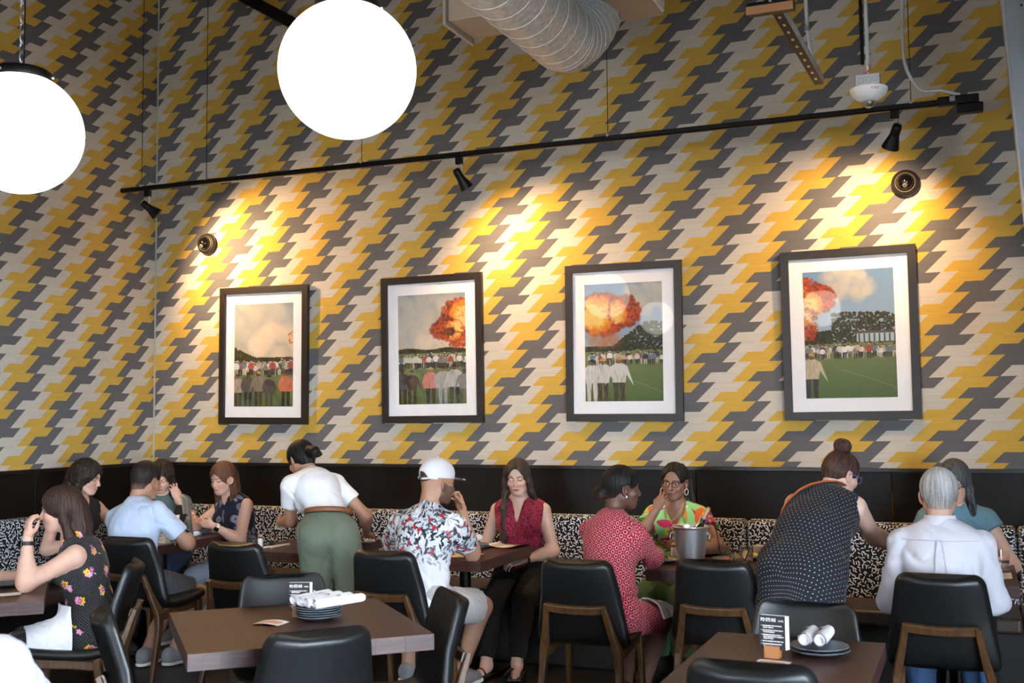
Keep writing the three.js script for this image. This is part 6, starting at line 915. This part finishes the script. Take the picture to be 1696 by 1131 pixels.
// small cup, lemon, food
{ const c = thing('paper_cup', 'small beige cup behind the standing woman', 'cup', [5.06, TT, 0.585]); part('cup', lathe([[0.001, 0.001], [0.034, 0.001], [0.042, 0.058], [0.0405, 0.0585], [0.033, 0.006], [0.001, 0.005]], 32), std({ color: lin('#d8c9ac'), roughness: 0.8 }), c); part('filling', lathe([[0.001, 0.05], [0.038, 0.05], [0.038, 0.046], [0.001, 0.046]], 24), std({ color: lin('#c8b48c'), roughness: 0.9 }), c);
  solo('lemon_wedge', new THREE.SphereGeometry(0.028, 20, 12, 0, PI).scale(1.2, 0.8, 0.7).rotateX(-PI / 2).translate(0, 0.008, 0), std({ color: lin('#dccf8a'), roughness: 0.5 }), 'pale lemon wedge on the dark plate near the small beige cup', 'lemon', null, [5.06, TT + 0.012, 0.79]);
  reseed(8); for (let k = 0; k < 4; k++) solo('food_scrap', new THREE.IcosahedronGeometry(0.014 + rnd() * 0.008, 1).scale(1.3, 0.5, 1).translate(0, 0.006, 0), std({ color: lin(['#d9c79a', '#8f8a5a', '#e3d8b8', '#a58a58'][k]), roughness: 0.8 }), ['cream scrap of food on the plate left of the wine bucket', 'green scrap of food on the plate left of the wine bucket', 'pale scrap of food on the plate left of the wine bucket', 'brown scrap of food on the plate left of the wine bucket'][k], 'food', null, [4.56 + k * 0.03, TT + 0.014, 1.05 + (k % 2) * 0.03]);
  solo('orange_scrap', new THREE.IcosahedronGeometry(0.016, 1).scale(1.8, 0.35, 0.8).translate(0, 0.006, 0), std({ color: lin('#d9622e'), roughness: 0.6 }), 'orange scrap on the flat grey plate right of the wine bucket', 'food', null, [4.945, TT + 0.012, 0.95]); }
// steel wine bucket with two bottle necks
{ const b = thing('wine_bucket', 'polished steel wine bucket on the small table', 'bucket', [4.755, TT, 1.05]);
  part('bucket', lathe([[0.001, 0.003], [0.072, 0.003], [0.076, 0.008], [0.086, 0.10], [0.097, 0.19], [0.102, 0.20], [0.107, 0.204], [0.108, 0.209], [0.104, 0.212], [0.096, 0.206], [0.084, 0.10], [0.072, 0.012], [0.001, 0.011]], 56), std({ color: lin('#d6d8da'), roughness: 0.30, metalness: 0.9 }), b);
  for (const s of [-1, 1]) { part('handle_boss', new THREE.SphereGeometry(0.014, 16, 10).scale(0.7, 1, 1).translate(s * 0.098, 0.165, 0), M.steel, b); part('ring_handle', new THREE.TorusGeometry(0.022, 0.004, 8, 28).rotateY(PI / 2 + s * 0.3).translate(s * 0.108, 0.148, 0), M.steel, b); }
  const w = thing('wine_bottle', 'wine bottle lying in the steel bucket, pale capsule to the right', 'bottle', [4.765, TT, 1.04]); part('bottle', [rod([-0.03, 0.02, 0.0], [0.035, 0.19, -0.01], 0.036, 0.036, 28), rod([0.035, 0.19, -0.01], [0.05, 0.225, -0.013], 0.036, 0.015, 28), rod([0.05, 0.225, -0.013], [0.085, 0.30, -0.02], 0.0145, 0.0135, 24)], std({ color: lin('#23301f'), roughness: 0.1 }), w); part('capsule', rod([0.062, 0.25, -0.016], [0.088, 0.307, -0.021], 0.0156, 0.0148, 24), std({ color: lin('#b58a70'), roughness: 0.35, metalness: 0.4 }), w); part('cork', rod([0.088, 0.307, -0.021], [0.092, 0.315, -0.0218], 0.010, 0.010, 16), M.block, w);
}
// napkins on laps, things in hands
solo('phone', rbox(0.072, 0.008, 0.15, 0.003).rotateX(0.25).rotateY(0.5), std({ color: lin('#c9ccd0'), roughness: 0.3, metalness: 0.3 }), 'silver card reader in the left hand of the waitress', 'card reader', null, [1.965, 0.885, 1.03]);
solo('wiping_cloth', new THREE.IcosahedronGeometry(0.05, 3).scale(1.3, 0.32, 0.9), M.napkin, 'white cloth under the right hand of the waitress', 'cloth', null, [2.46, TT + 0.014, 0.74]);
renderer.render(scene, camera);
